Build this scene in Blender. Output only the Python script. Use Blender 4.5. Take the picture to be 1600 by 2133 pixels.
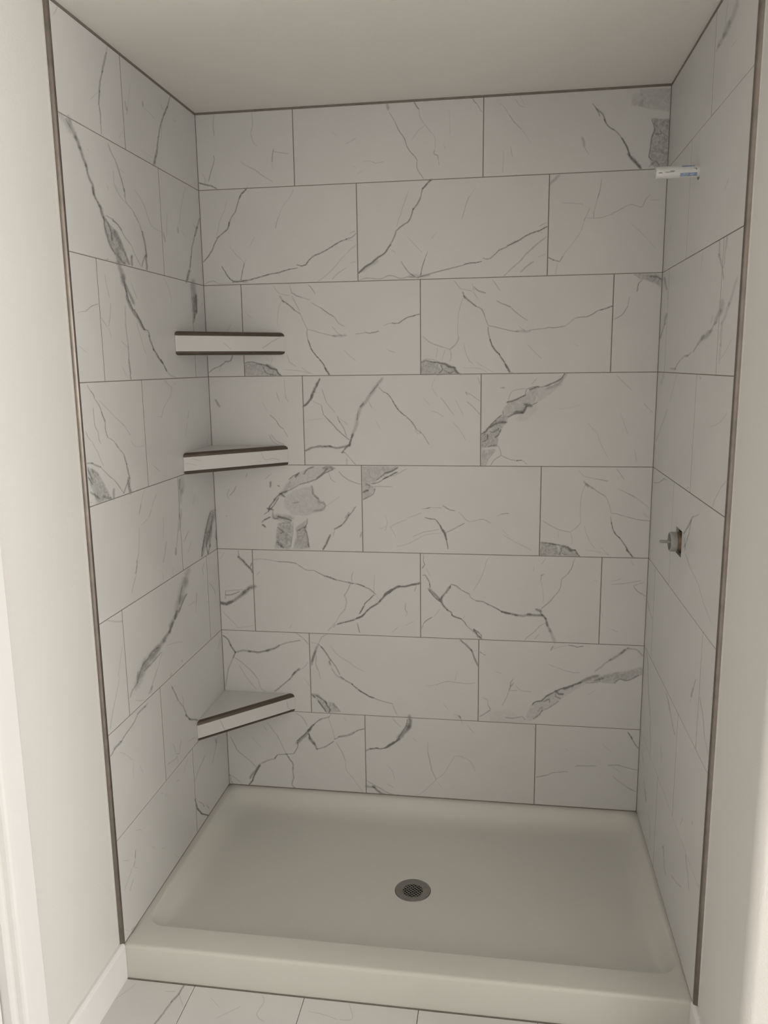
import bpy, bmesh, math, random
from mathutils import Vector, Matrix
from mathutils.geometry import tessellate_polygon

for _o in list(bpy.data.objects):
    bpy.data.objects.remove(_o, do_unlink=True)
scene = bpy.context.scene
COL = scene.collection
random.seed(7)

# ------------------------------------------------------------------ camera
W = 1.5032            # clear width of the tiled alcove (m)
FPX = 1661.9          # focal length in pixels of the 1600 x 2133 frame
CAM = Vector((1.0205, -2.6903, 1.6739))
C_RIGHT = Vector((0.98892223, 0.14788929, -0.01271179))
C_FWD = Vector((-0.14772585, 0.97222566, -0.18153329))
C_UP = Vector((-0.0144881, 0.18140017, 0.98330264))
cam_data = bpy.data.cameras.new('camera')
cam_data.sensor_fit = 'HORIZONTAL'
cam_data.sensor_width = 36.0
cam_data.lens = FPX / 1600.0 * 36.0
cam_data.clip_start = 0.05
cam = bpy.data.objects.new('camera', cam_data)
COL.objects.link(cam)
_m = Matrix.Identity(4)
for _i, _v in enumerate((C_RIGHT, C_UP, -C_FWD)):
    for _j in range(3):
        _m[_j][_i] = _v[_j]
_m.translation = CAM
cam.matrix_world = _m
scene.camera = cam

# ------------------------------------------------------------------ world, lights, exposure
world = bpy.data.worlds.new('world')
scene.world = world
world.use_nodes = True
world.node_tree.nodes['Background'].inputs[0].default_value = (0.75, 0.85, 1.0, 1)
world.node_tree.nodes['Background'].inputs[1].default_value = 1.0

ROOM_X1, ROOM_Y0 = 4.0, -3.7           # far side wall and rear wall of the bathroom
WIN_SIDE = (-2.30, -1.35, 0.80, 2.00)  # y0, y1, z0, z1 of the window in the side wall
WIN_REAR = (2.30, 3.40, 0.80, 2.00)    # x0, x1, z0, z1 of the window in the rear wall


def area_light(name, loc, direction, sx, sy, power, color):
    d = bpy.data.lights.new(name, 'AREA')
    d.shape = 'RECTANGLE'
    d.size, d.size_y = sx, sy
    d.energy = power
    d.color = color
    o = bpy.data.objects.new(name, d)
    COL.objects.link(o)
    o.location = loc
    o.rotation_euler = Vector(direction).to_track_quat('-Z', 'Z').to_euler()
    return o


area_light('window_side_offscreen', (ROOM_X1 - 0.03, (WIN_SIDE[0] + WIN_SIDE[1]) / 2, (WIN_SIDE[2] + WIN_SIDE[3]) / 2),
           (-1, 0, 0), 0.85, 1.10, 60, (1.0, 0.98, 0.945))
area_light('window_rear_offscreen', ((WIN_REAR[0] + WIN_REAR[1]) / 2, ROOM_Y0 + 0.03, (WIN_REAR[2] + WIN_REAR[3]) / 2),
           (0, 1, 0), 1.0, 1.10, 11, (1.0, 0.98, 0.945))
vs = scene.view_settings
vs.view_transform = 'Standard'
vs.look = 'None'
vs.gamma = 1.0
vs.use_curve_mapping = False
vs.exposure = 0.0

# crops of the tile print: wall, origin x, origin y, scale;  "width dark: x,y x,y ..."   "P dark: polygon"
PRINT = {
'B 400 200 5': """
12 .3: 230,170 218,300 230,420
8 .35: 622,165 632,320 610,380 640,480 680,520
10 .5: 225,620 232,660 210,750 170,890
16 .7: 70,905 130,920 200,935 255,965
8 .3: 100,800 140,870 130,915
10 .35: 500,680 560,720 640,760 740,830 840,895
12 .5: 850,545 840,600 835,690
8 .4: 845,575 930,590 1010,600
8 .2: 830,690 850,770
8 .25: 1460,375 1515,420
20 .75: 570,965 515,1020 495,1060
12 .6: 495,1060 465,1160 450,1210 410,1260 380,1350
16 .7: 385,1320 370,1385 320,1430 270,1475
14 .65: 270,1475 235,1540 205,1610 165,1675 115,1730
7 .3: 360,1080 340,1180 290,1310 250,1480
8 .25: 1060,970 1020,1050 950,1140 910,1240
9 .4: 910,1240 885,1310 872,1380
7 .25: 650,1460 605,1565
14 .75: 1620,1490 1560,1510 1480,1555 1420,1590 1350,1630 1270,1665 1220,1710 1185,1755 1140,1772 1090,1755
14 .75: 1100,1790 1040,1800 980,1815 900,1840 800,1860 700,1890 600,1915 510,1930 430,1930 380,1885 345,1830 310,1775
10 .6: 545,1745 525,1830 510,1920
8 .3: 545,1745 510,1700 440,1630 390,1560
7 .3: 545,1745 565,1700
26 .3: 440,1935 510,1925 570,1935
10 .4: 135,1960 180,1935 230,1930 260,1945
8 .35: 260,1950 350,1955 440,1940
9 .3: 1600,1650 1520,1740 1430,1840 1310,1935
10 .35: 1600,1790 1510,1855 1460,1910
""",
'B 720 190 5': """
30 .45: 435,145 440,180
8 .4: 450,215 515,315
10 .65: 515,315 550,400 610,490 640,580 680,640 720,680 745,720
9 .5: 745,720 740,790 770,850 815,912
14 .6: 700,90 730,140 765,190
8 .3: 765,190 775,270 820,340 880,420 930,480 935,600
8 .25: 820,360 760,410 690,500
12 .6: 930,610 920,650 960,670 965,710
7 .35: 965,710 975,770
8 .3: 1020,560 1040,600
14 .55: 1320,60 1340,105 1370,130
9 .45: 1370,130 1400,190 1425,220
8 .3: 1310,180 1290,200
9 .3: 0,550 60,520 110,485
9 .3: 190,735 250,725 310,750 400,735
7 .25: 60,780 110,790
7 .25: 120,865 185,825
8 .2: 1080,190 1090,460
22 .75: 890,922 840,970 805,1010
12 .6: 805,1010 780,1110
18 .7: 775,1120 740,1180 705,1230
16 .65: 705,1230 680,1310 650,1360 590,1400 535,1445
14 .65: 525,1450 500,1530 455,1620
20 .85: 460,1610 410,1680 340,1730 280,1780 200,1830 135,1895
36 .3: 320,1780 240,1820 180,1870
7 .3: 655,1040 600,1200 560,1320 530,1410
9 .4: 1290,1090 1260,1160 1210,1330
7 .25: 1360,1000 1290,1100
7 .25: 950,1470 890,1540
7 .3: 640,1510 720,1600 800,1680
9 .5: 855,1670 830,1740
12 .65: 830,1740 800,1830 780,1920
10 .55: 580,1770 620,1840 660,1890 720,1930
40 .3: 680,1920 760,1925 850,1920
12 .6: 1600,1655 1560,1690 1510,1740 1460,1745 1430,1735
12 .8: 1420,1770 1350,1785 1290,1790 1230,1810
11 .65: 1230,1810 1100,1845 960,1880 840,1915 740,1945
9 .5: 740,1935 640,1935 570,1950 500,1925 440,1920 370,1955 300,1950 240,1945 180,1955 135,1970
8 .35: 480,1650 520,1680
10 .6: 0,1535 60,1525 115,1475
7 .45: 40,1480 100,1455
7 .3: 0,1545 80,1555
9 .3: 0,1700 60,1640 115,1600
8 .3: 50,1790 110,1770
""",
'B 1040 180 4.444': """
8 .3: 0,160 40,180 90,260
9 .45: 90,260 150,340 210,400
7 .25: 210,400 290,520
8 .3: 80,85 100,100
9 .3: 150,120 190,180 240,190
7 .25: 190,85 240,180
8 .3: 30,590 40,640 30,800
8 .3: 105,560 125,650
26 .4: 775,480 790,540
8 .3: 775,540 830,630
12 .6: 865,160 910,215 930,280
16 .6: 900,210 960,260 980,320
16 .7: 975,310 1010,370 1060,400
12 .55: 1060,400 1110,440 1130,480
18 .85: 1140,485 1180,560 1210,640
26 .7: 1200,630 1250,690 1310,755
30 .45: 1230,660 1300,740
P .2: 1300,20 1330,120 1290,180 1400,210 1590,230 1595,20
P .17: 1230,80 1320,60 1340,190 1220,180
P .4: 1410,300 1440,380 1420,440 1395,560 1385,660 1410,720 1440,755 1560,755 1590,300
12 .6: 1410,310 1440,390 1410,480 1395,600 1385,655 1420,690
12 .5: 1440,440 1500,440 1490,400
14 .5: 1390,740 1450,690 1480,720
30 .35: 545,830 500,870 470,900
7 .4: 950,850 940,940
9 .55: 940,940 910,1040
6 .3: 910,1040 880,1160
9 .5: 875,1160 875,1220
6 .35: 840,1120 800,1220
9 .5: 800,1210 785,1245
6 .3: 785,1245 755,1340 690,1440 610,1540 560,1620
6 .35: 810,1215 870,1220
7 .4: 870,1220 960,1210 1060,1180
8 .45: 1040,1175 1110,1145 1160,1120
7 .4: 1160,1115 1220,1090 1320,1115 1355,1050 1400,1000
6 .3: 1390,1050 1490,1050
6 .3: 580,1080 660,1080 780,1090
14 .6: 455,1580 500,1605
12 .6: 500,1605 560,1620
8 .4: 560,1620 590,1570
8 .3: 540,1640 520,1740
7 .25: 1220,1270 1320,1360 1450,1500
14 .75: 440,1300 380,1330 270,1370 200,1415 130,1450 80,1475
14 .65: 70,1485 0,1515
8 .4: 440,1260 370,1295
6 .3: 350,1345 400,1355
12 .4: 440,1390 350,1460 250,1550 170,1640 40,1755
14 .4: 310,1625 250,1670 200,1715
6 .25: 430,1550 360,1580
""",
'B 480 580 5': """
9 .3: 450,80 500,150 620,180
10 .35: 615,70 640,160
14 .5: 640,150 690,180 750,200
8 .35: 750,200 830,225
16 .45: 515,190 545,240
16 .65: 550,235 600,270 660,325
12 .5: 660,325 730,370
8 .35: 730,370 760,450 800,530
8 .25: 530,230 500,330 490,460 505,500
8 .4: 640,180 680,260 720,340
10 .5: 810,60 850,110 885,160
9 .4: 840,250 930,300
11 .6: 930,300 1000,350 1080,400
8 .45: 1080,400 1130,470 1190,500
9 .45: 800,530 860,540 950,570 1100,605
24 .35: 1080,595 1150,600 1200,595
9 .35: 1060,500 1110,560 1160,600
9 .45: 1300,580 1400,565
12 .65: 1400,560 1450,570 1550,550
9 .5: 800,530 795,580 815,660
14 .8: 810,640 840,730 880,790 920,830
14 .75: 920,830 970,900 1000,960
18 .8: 990,935 1030,1000
10 .4: 1030,1000 1080,1015
8 .3: 1180,740 1240,800 1310,860
8 .35: 590,790 620,870 680,915
8 .35: 740,920 800,970 860,995
7 .25: 560,950 700,960 830,990
6 .2: 150,350 230,420
P .35: 150,880 330,890 340,1020 150,1020
P .4: 330,890 420,900 480,940 540,1020 340,1020
14 .6: 150,880 220,870 330,895 400,910
18 .75: 380,905 430,940 480,950
14 .7: 480,940 500,990 540,1020
10 .6: 340,920 370,980 420,1000 480,1010
8 .3: 440,820 420,890
8 .25: 370,820 410,870
8 .3: 560,1040 570,1180
8 .4: 570,1180 580,1250 605,1285
8 .35: 480,1180 510,1280
7 .25: 330,1290 380,1380
9 .6: 410,1420 470,1470 510,1535 550,1565
8 .45: 550,1565 600,1650
9 .4: 400,1625 440,1700 500,1735
9 .4: 420,1620 480,1690 560,1730
20 .75: 925,1050 905,1110
28 .8: 905,1100 870,1170 840,1240
26 .85: 850,1220 820,1280 765,1330
8 .3: 840,1270 950,1320
9 .45: 950,1320 970,1420
11 .6: 970,1420 1040,1490 1130,1590 1240,1680
9 .4: 950,1150 1000,1290
8 .35: 1000,1290 1090,1400
12 .5: 1110,1430 1140,1500
9 .5: 1130,1480 1180,1560 1210,1650
7 .3: 1140,1460 1220,1520
7 .2: 800,1480 960,1460
36 .4: 1570,1050 1490,1160 1430,1250 1370,1320
10 .5: 1540,1100 1450,1210
36 .35: 1370,1310 1340,1400 1310,1520 1270,1640
8 .5: 1330,1380 1320,1480
14 .6: 1390,1300 1350,1340
22 .8: 1275,1630 1255,1690 1240,1740
18 .7: 1245,1725 1210,1760 1170,1810
14 .7: 1150,1815 1190,1810
10 .45: 1190,1810 1250,1880 1305,1940
16 .25: 1215,1880 1215,1940
26 .7: 790,1790 850,1765 930,1750 1040,1748
24 .65: 1040,1750 1130,1765 1230,1740
8 .4: 1440,1280 1475,1350
10 .5: 1545,1130 1600,1190
7 .25: 1510,1480 1560,1570
""",
'B 330 660 5': """
16 .6: 770,405 750,455 700,465
14 .5: 700,465 650,510 560,550 525,585
8 .4: 660,500 635,570
8 .3: 770,60 720,140
24 .5: 600,870 630,930
""",
'B 800 580 5': """
9 .45: 0,490 40,470 110,465
12 .7: 80,465 150,465 240,405 300,390 372,370
8 .35: 20,735 60,755 115,770
9 .35: 730,20 800,110
9 .3: 800,110 920,130
9 .3: 920,50 940,130
16 .5: 820,150 840,200
18 .65: 835,190 890,235 950,285
12 .5: 950,285 1020,320 1050,400
11 .45: 1050,400 1085,490
8 .3: 825,200 790,300 770,430 770,580
14 .5: 940,90 980,130 1060,155
8 .35: 930,140 980,210
9 .4: 1130,10 1210,130
11 .45: 1170,230 1240,270
14 .55: 1240,265 1320,300
9 .45: 1320,300 1400,370 1500,440
10 .5: 1085,490 1160,505 1270,535 1400,555
26 .3: 1390,550 1510,550
8 .3: 1400,490 1470,550
11 .6: 1085,500 1090,580 1110,650
16 .8: 1105,640 1140,720 1200,790
16 .75: 1200,790 1250,870 1280,930
22 .85: 1270,900 1310,970
12 .4: 1320,970 1360,990
11 .35: 400,600 470,660 560,700 690,740
14 .35: 770,580 780,620 740,690 690,740
9 .35: 690,740 700,820 680,870
7 .25: 560,710 540,830
7 .25: 640,740 600,860
8 .35: 830,670 850,770 890,860 930,890
8 .3: 960,870 1040,920 1140,980
7 .25: 820,930 1000,940 1090,990
P .4: 385,870 560,870 600,1005 385,1005
P .38: 580,880 660,890 740,930 790,1000 590,1003
16 .7: 385,870 430,855 500,870 570,875
22 .85: 580,880 640,890 680,920
18 .85: 680,920 740,930
18 .85: 730,930 745,970 790,1000
10 .75: 590,900 610,950 570,990
10 .7: 630,960 690,990 730,960
8 .4: 400,850 480,840 560,860
12 .7: 0,1180 40,1205 100,1290
14 .75: 90,1280 150,1370 230,1435
12 .65: 230,1435 300,1510 340,1580
10 .5: 340,1580 400,1620 440,1680 470,1730
8 .4: 320,1580 350,1615 380,1610 370,1570
10 .2: 540,1030 500,1130 560,1230
9 .35: 590,1240 660,1330 730,1420
9 .3: 500,1380 560,1400 620,1445
8 .3: 720,1500 790,1580 850,1680
7 .25: 410,1240 470,1320
7 .25: 740,1260 830,1430
12 .45: 850,1180 870,1215
8 .4: 850,1180 920,1220 1000,1280
9 .4: 860,1280 930,1340 1000,1420
9 .3: 975,1020 1000,1100
P .42: 1010,1620 1090,1540 1190,1450 1240,1430 1300,1440 1280,1500 1230,1560 1190,1640 1180,1740 1100,1760 1010,1770
P .25: 1240,1430 1235,1380 1290,1290 1380,1250 1470,1210 1560,1140 1600,1120 1600,1200 1560,1300 1500,1310 1460,1390 1380,1410 1300,1440
P .33: 1010,1780 1160,1780 1090,1870 1060,1950 1010,1950
P .1: 1370,1460 1450,1400 1600,1260 1600,1380 1480,1480 1400,1490
14 .75: 1010,1620 1060,1590 1100,1540 1180,1460 1230,1420
10 .7: 1240,1430 1235,1380
16 .8: 1285,1290 1360,1265 1470,1215
10 .6: 1470,1215 1490,1150 1600,1120
9 .4: 1290,1290 1320,1190 1380,1160 1480,1150
14 .5: 1210,1140 1260,1135
16 .75: 1300,1440 1380,1405 1450,1395
34 .8: 1370,1395 1420,1385
26 .8: 1450,1390 1480,1330
34 .9: 1480,1320 1520,1325
10 .5: 1520,1325 1600,1290
22 .75: 1110,1550 1180,1510 1270,1500
14 .7: 1100,1590 1130,1600 1200,1560
12 .7: 1050,1700 1080,1670 1080,1620
14 .65: 1020,1700 1060,1690
12 .7: 1150,1660 1190,1630 1220,1570
10 .6: 1030,1640 1060,1620 1040,1680
10 .5: 1080,1750 1130,1740 1180,1750
9 .5: 1190,1740 1215,1800 1220,1840 1150,1890 1110,1950
9 .5: 1220,1840 1300,1880 1400,1900
14 .6: 1380,1895 1440,1895
8 .4: 1440,1895 1490,1935
9 .35: 1160,1790 1090,1880
""",
'B 1060 570 5': """
9 .4: 210,590 350,575
10 .55: 350,575 420,560 490,562 590,545
9 .35: 590,545 680,470
10 .55: 680,468 720,455 800,452
11 .65: 800,452 870,425 930,385
13 .75: 930,385 1000,365 1080,340
8 .35: 190,740 260,810 340,885
9 .2: 680,730 720,760
P .36: 1300,5 1590,5 1585,150 1520,100 1420,60 1370,60
16 .5: 1480,30 1540,30 1590,60
12 .55: 1390,70 1355,100 1335,190
10 .35: 1255,240 1240,330
12 .45: 1240,330 1190,420 1100,470
16 .7: 580,1045 530,1105 460,1140 390,1170
26 .3: 600,1050 520,1140 400,1200
10 .5: 390,1170 300,1190
16 .75: 220,1205 260,1190 310,1175
10 .35: 290,1090 240,1150
P .15: 300,1220 320,1180 470,1140 560,1080 560,1160 400,1280 300,1330
8 .2: 510,1415 620,1400 740,1370
8 .3: 820,1550 870,1610 920,1660
6 .25: 920,1660 960,1780 1040,1930
9 .3: 1120,1050 1190,1130 1290,1220
9 .45: 1410,1350 1450,1400
7 .3: 1450,1400 1500,1450
7 .25: 1160,1440 1240,1670
8 .3: 1310,1830 1330,1960
""",
'B 440 960 5': """
9 .35: 630,130 560,190
9 .4: 380,130 360,170
10 .5: 260,260 240,310 190,360
8 .4: 190,290 165,350 185,400
12 .35: 150,575 170,570
22 .65: 620,225 615,265
14 .6: 690,255 715,265
P .2: 810,190 900,130 990,90 1050,60 1270,60 1270,95 1180,130 1060,200 900,250 820,300
12 .65: 810,190 850,160 900,135
20 .7: 880,160 910,130
16 .65: 970,130 1000,90 1060,65
40 .5: 1190,75 1265,75
12 .65: 1270,90 1180,130 1100,190 1030,215 920,245
16 .65: 1200,90 1130,160 1100,180
12 .5: 920,245 830,300 770,320
50 .35: 800,250 740,340
18 .7: 780,320 710,350 660,410
20 .7: 720,340 760,370
18 .75: 660,410 610,470 600,520
16 .7: 700,390 650,470 610,510
22 .75: 590,500 640,510
12 .6: 600,520 550,560
18 .8: 560,610 610,590
14 .7: 560,610 525,640
22 .75: 540,670 560,685
14 .55: 640,520 650,600 700,600
60 .45: 680,590 820,590
18 .7: 700,580 780,600 830,620
P .2: 760,400 850,310 1000,270 1070,260 1080,340 1130,400 1190,440 1180,520 1080,540 1000,570 840,560 760,480
16 .5: 1050,265 1060,340 1110,390
22 .4: 1110,400 1130,440 1170,430 1190,470 1150,510 1080,520
12 .4: 840,440 920,430
P .42: 680,720 700,650 840,620 840,730 825,915 665,915
P .38: 880,700 990,620 990,720 1025,915 850,915 890,790
30 .5: 700,850 740,890
14 .6: 700,870 750,900
12 .55: 690,690 750,740 720,760
16 .6: 900,730 950,700 980,690
12 .6: 1000,600 1000,650 975,690
14 .65: 975,700 1000,780 1020,900
12 .4: 850,640 850,730 830,900
9 .4: 1225,120 1250,190 1300,225
9 .5: 1330,110 1380,165 1470,215 1570,245
14 .6: 1505,475 1470,530 1430,570
18 .45: 1430,540 1400,590
16 .7: 1430,570 1395,630 1350,680 1290,710
8 .4: 1290,710 1270,780
22 .8: 1240,780 1210,840 1170,920
6 .25: 1200,470 1340,370
16 .5: 1565,750 1555,790
10 .6: 280,930 290,990
26 .75: 290,1000 350,1060 400,1110 435,1160
14 .7: 430,1040 410,1100
10 .2: 140,950 90,1030
44 .7: 440,1310 390,1320 340,1370
34 .6: 340,1370 280,1420 200,1470
14 .6: 300,1360 220,1390 150,1400
10 .45: 150,1350 150,1440
10 .4: 150,1355 220,1350 330,1340
36 .8: 105,1480 160,1485 200,1470
8 .3: 120,1570 200,1650 290,1740
9 .25: 230,1745 340,1730 450,1710
16 .25: 440,1030 500,1020 570,1025
9 .35: 570,1025 690,1050
11 .6: 690,1050 820,1055 890,1070
9 .5: 890,1070 960,1120 1000,1140 1070,1140
11 .6: 1070,1140 1160,1190
14 .75: 1160,1190 1240,1215 1310,1240
11 .6: 1310,1240 1440,1270
16 .65: 1440,1265 1470,1275
11 .6: 1470,1275 1540,1285 1600,1310
9 .45: 1470,1260 1460,1210 1480,1160
11 .45: 1450,1280 1420,1350 1390,1400
16 .3: 1390,1400 1410,1470 1390,1550
10 .4: 1390,1550 1330,1620 1300,1680
14 .3: 1300,1680 1250,1740 1210,1775
9 .45: 1330,1700 1290,1710 1270,1740
9 .3: 470,1190 510,1150
9 .25: 820,1740 840,1700
16 .75: 1600,1590 1560,1620 1480,1655 1390,1680 1320,1700
10 .4: 1520,1680 1550,1790
12 .7: 1600,1500 1560,1570 1540,1600
""",
'B 740 960 5': """
P .28: 75,60 440,60 380,120 280,170 200,230 160,250 210,290 170,350 80,405
16 .75: 440,70 380,110 310,130
18 .75: 430,120 350,160 300,180
10 .6: 310,130 250,180 220,200
12 .65: 350,165 290,190 240,225 170,240
9 .35: 540,80 470,120 400,160
14 .55: 110,240 150,260 140,290
22 .75: 90,320 130,305
12 .6: 80,405 130,380 190,345 205,290
9 .4: 150,275 250,265 390,270
7 .25: 300,560 330,620 325,680
7 .35: 690,500 740,495 780,485
11 .55: 730,500 790,485
8 .4: 790,485 900,490
12 .6: 910,465 960,495 990,512 1040,517
8 .4: 1080,530 1110,560 1150,610 1190,635
7 .3: 1190,635 1280,615
9 .4: 1280,615 1340,610 1410,650
8 .35: 1470,575 1550,550 1600,545
8 .35: 365,690 430,650 540,610
8 .3: 540,600 620,570 690,540
7 .3: 365,690 400,740 420,795
7 .25: 330,680 250,710
7 .3: 325,680 310,730
12 .75: 725,590 770,602 830,605
12 .7: 830,605 870,650 890,680
20 .85: 890,680 915,730
26 .95: 915,730 935,770
18 .9: 935,770 950,820
10 .75: 950,820 970,920
9 .5: 935,750 1000,725 1060,690
11 .6: 1060,690 1140,650
8 .35: 880,710 790,730 720,740 600,790
6 .25: 900,755 740,770 560,860 430,890
8 .25: 1540,720 1600,790
12 .6: 20,1280 60,1295 140,1330 215,1390
8 .35: 215,1390 240,1440
24 .85: 670,1275 600,1290
22 .85: 610,1285 520,1310 450,1310
28 .85: 450,1310 380,1345 330,1380
30 .95: 370,1350 310,1395
22 .85: 310,1395 260,1460
20 .8: 260,1460 190,1510 120,1560
18 .8: 120,1560 70,1620 20,1635
14 .8: 200,1395 150,1440 90,1500
12 .75: 90,1510 45,1590
14 .35: 640,1300 620,1360
7 .3: 200,1180 195,1370
10 .45: 530,1480 520,1550 545,1580
7 .3: 545,1580 530,1620
10 .4: 20,1690 45,1790
7 .25: 610,1670 530,1710
7 .3: 450,1730 380,1790
10 .5: 710,970 710,1040
12 .6: 710,1040 725,1080 695,1120
7 .3: 740,1120 790,1210
12 .6: 700,1190 730,1190 770,1260
14 .7: 770,1260 780,1320
30 .6: 775,1340 820,1390 880,1440
10 .7: 765,1345 830,1420 890,1470
22 .75: 880,1450 920,1510 955,1550
14 .7: 955,1550 1000,1575 1010,1610
16 .8: 1010,1610 1060,1635 1100,1645
14 .65: 1100,1645 1140,1680 1160,1720
14 .4: 1160,1720 1200,1750 1240,1780
24 .8: 1240,1770 1280,1820 1310,1845
12 .7: 1230,1750 1290,1790 1320,1830
8 .3: 1130,1640 1140,1610
26 .65: 985,1320 940,1370
26 .8: 920,1400 900,1430
16 .6: 900,1430 905,1460
14 .65: 1000,1285 985,1330
12 .65: 1000,1285 1050,1300 1100,1340
10 .6: 1100,1340 1195,1390
9 .45: 1195,1390 1200,1420 1250,1450
14 .65: 1250,1455 1330,1465 1390,1500
16 .7: 1390,1500 1460,1530 1530,1575
20 .75: 1530,1570 1600,1590
8 .3: 1410,995 1370,1040 1350,1110 1310,1220 1230,1350
8 .3: 890,1540 820,1620
12 .6: 805,1630 740,1665 710,1700
10 .45: 710,1700 690,1745
""",
'B 1040 960 5': """
8 .3: 20,550 100,545
9 .3: 40,770 140,830 240,880 340,935
8 .25: 820,90 880,160
8 .3: 880,160 1000,185
11 .4: 1000,185 1080,200 1135,212
22 .35: 890,220 920,270
18 .5: 910,240 970,280
12 .45: 970,280 1030,325 1110,370
10 .3: 1110,370 1150,470 1165,545
9 .3: 900,250 860,350 845,480 845,600
10 .35: 845,600 850,640 800,700 740,740
9 .45: 450,620 530,670 620,715 740,745
8 .3: 740,745 760,830 750,870
8 .25: 620,730 610,800
9 .4: 1220,80 1260,130 1300,195
8 .3: 1250,290 1320,330
12 .45: 1320,330 1420,380
8 .35: 1420,380 1500,440 1570,500
9 .4: 1165,545 1220,550 1300,575
10 .45: 1300,575 1440,610 1570,625
8 .25: 1500,540 1560,600
10 .55: 1160,580 1175,660
16 .75: 1170,650 1200,740 1250,800
15 .7: 1250,800 1310,880 1340,930
20 .8: 1330,930 1385,995
9 .3: 1385,995 1420,1010
8 .3: 890,680 920,790 960,870 1000,910
8 .25: 1060,900 1140,980
7 .2: 890,930 1030,945 1150,985
P .42: 420,855 590,865 640,990 420,985
P .38: 620,880 700,890 790,930 830,995 630,995
14 .7: 425,850 500,855 590,870 640,880
24 .8: 660,885 720,900 740,930
18 .8: 740,930 790,930
16 .75: 790,930 820,980 840,998
12 .65: 640,900 650,940 620,980
10 .6: 650,960 700,980
8 .3: 490,1010 440,1080
8 .3: 365,1100 360,1150
14 .5: 470,1180 430,1200
10 .45: 440,1195 430,1240
12 .2: 430,1240 460,1370 455,1480
9 .45: 795,1010 770,1050
12 .55: 770,1050 760,1110 710,1180
10 .5: 710,1180 650,1230
10 .45: 650,1230 630,1340 580,1400
12 .55: 580,1400 540,1450 440,1540
22 .75: 60,1580 90,1590 180,1605
26 .55: 180,1605 250,1612 320,1600
30 .65: 310,1600 380,1605 450,1610
26 .7: 390,1550 430,1565
16 .65: 430,1580 480,1640
24 .7: 480,1640 500,1710
30 .45: 500,1700 530,1770
40 .3: 530,1770 570,1880
9 .4: 480,1690 420,1720 370,1780 300,1830 260,1870
9 .35: 415,1800 370,1860
8 .3: 1150,1255 1220,1245 1270,1225
9 .35: 1170,1285 1280,1280 1370,1265 1480,1245
9 .35: 1510,1265 1400,1300
9 .45: 1400,1300 1430,1350 1530,1410
7 .3: 1370,1030 1400,1095
8 .3: 1060,1570 1080,1630
8 .3: 1160,1750 1240,1785
7 .2: 980,1240 1030,1255
""",
'B 460 1300 5': """
16 .65: 30,120 70,150 100,220
16 .7: 100,220 150,290
22 .45: 160,290 230,275 300,285
24 .65: 300,285 400,290 500,275
22 .7: 480,275 560,255 600,225
12 .5: 600,225 690,195 830,170
18 .6: 150,300 130,350
16 .35: 120,370 80,470 50,640
9 .45: 140,345 220,400 320,490 390,575
8 .35: 390,575 420,670 470,700
7 .35: 190,420 260,540 370,680
9 .4: 770,80 860,150 910,210
10 .35: 910,390 870,450 810,475
24 .65: 810,470 750,520
18 .6: 770,500 720,570
13 .6: 720,570 650,630 560,700
6 .25: 870,560 930,650
10 .35: 1120,100 1050,140 1020,200
9 .35: 940,190 1020,205
26 .5: 1010,230 970,310 945,420
30 .45: 985,300 950,380
9 .4: 1000,330 990,420 1020,490
8 .35: 1020,490 1040,580
12 .55: 1020,205 1070,260
16 .6: 1050,240 1140,370
12 .55: 1140,370 1190,430 1240,530
20 .6: 1135,390 1140,420
10 .45: 1150,450 1200,530 1280,580
14 .6: 1240,540 1320,600 1380,630
16 .7: 1370,630 1460,700
14 .7: 1460,700 1540,755 1600,770
8 .3: 1140,230 1230,330 1340,400 1400,450 1490,490
P .36: 945,720 1010,725 1100,800 1140,900 1130,925 1090,915 1040,830 960,760
P .4: 1120,810 1180,820 1250,915 1140,920
14 .8: 945,735 985,765
14 .7: 985,740 1050,780 1110,830
14 .8: 1010,790 1060,860 1100,915
14 .75: 1090,800 1110,850 1140,890 1130,930
9 .45: 780,930 850,970 900,1060
10 .6: 1150,930 1130,965 1060,985
14 .7: 1060,985 1010,1010 960,1055
22 .8: 960,1055 920,1110
34 .6: 920,1110 850,1180 800,1230
9 .7: 950,1060 880,1140 795,1220
12 .7: 800,1230 800,1280 760,1350
10 .6: 760,1350 700,1355 590,1360
14 .7: 590,1360 560,1400
16 .45: 560,1400 490,1420 430,1445
26 .6: 405,1470 350,1540 310,1600
18 .9: 405,1480 360,1550 330,1630 295,1670
9 .35: 480,1030 550,1110 620,1220 680,1350
13 .6: 680,1350 720,1410 755,1460 750,1530
12 .55: 750,1530 760,1600 740,1670 780,1710
9 .45: 100,1170 150,1270 190,1330 290,1410 370,1490
8 .35: 440,1050 480,1110
7 .2: 320,1170 430,1290
18 .85: 920,1150 930,1190
30 .65: 930,1190 970,1240
22 .65: 970,1240 1000,1300
12 .6: 1000,1300 1080,1280 1180,1220
12 .55: 1180,1200 1240,1170
22 .55: 1240,1170 1310,1160 1380,1130
14 .6: 1380,1130 1440,1100 1500,1090
7 .3: 1120,970 1160,1090 1190,1200
9 .45: 1200,1230 1260,1330 1300,1420
7 .3: 1300,1420 1310,1520 1370,1600 1480,1750
7 .25: 1280,970 1310,1010
12 .55: 75,1555 105,1580
9 .5: 105,1580 100,1630 130,1660
9 .35: 110,1570 210,1650
""",
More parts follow.
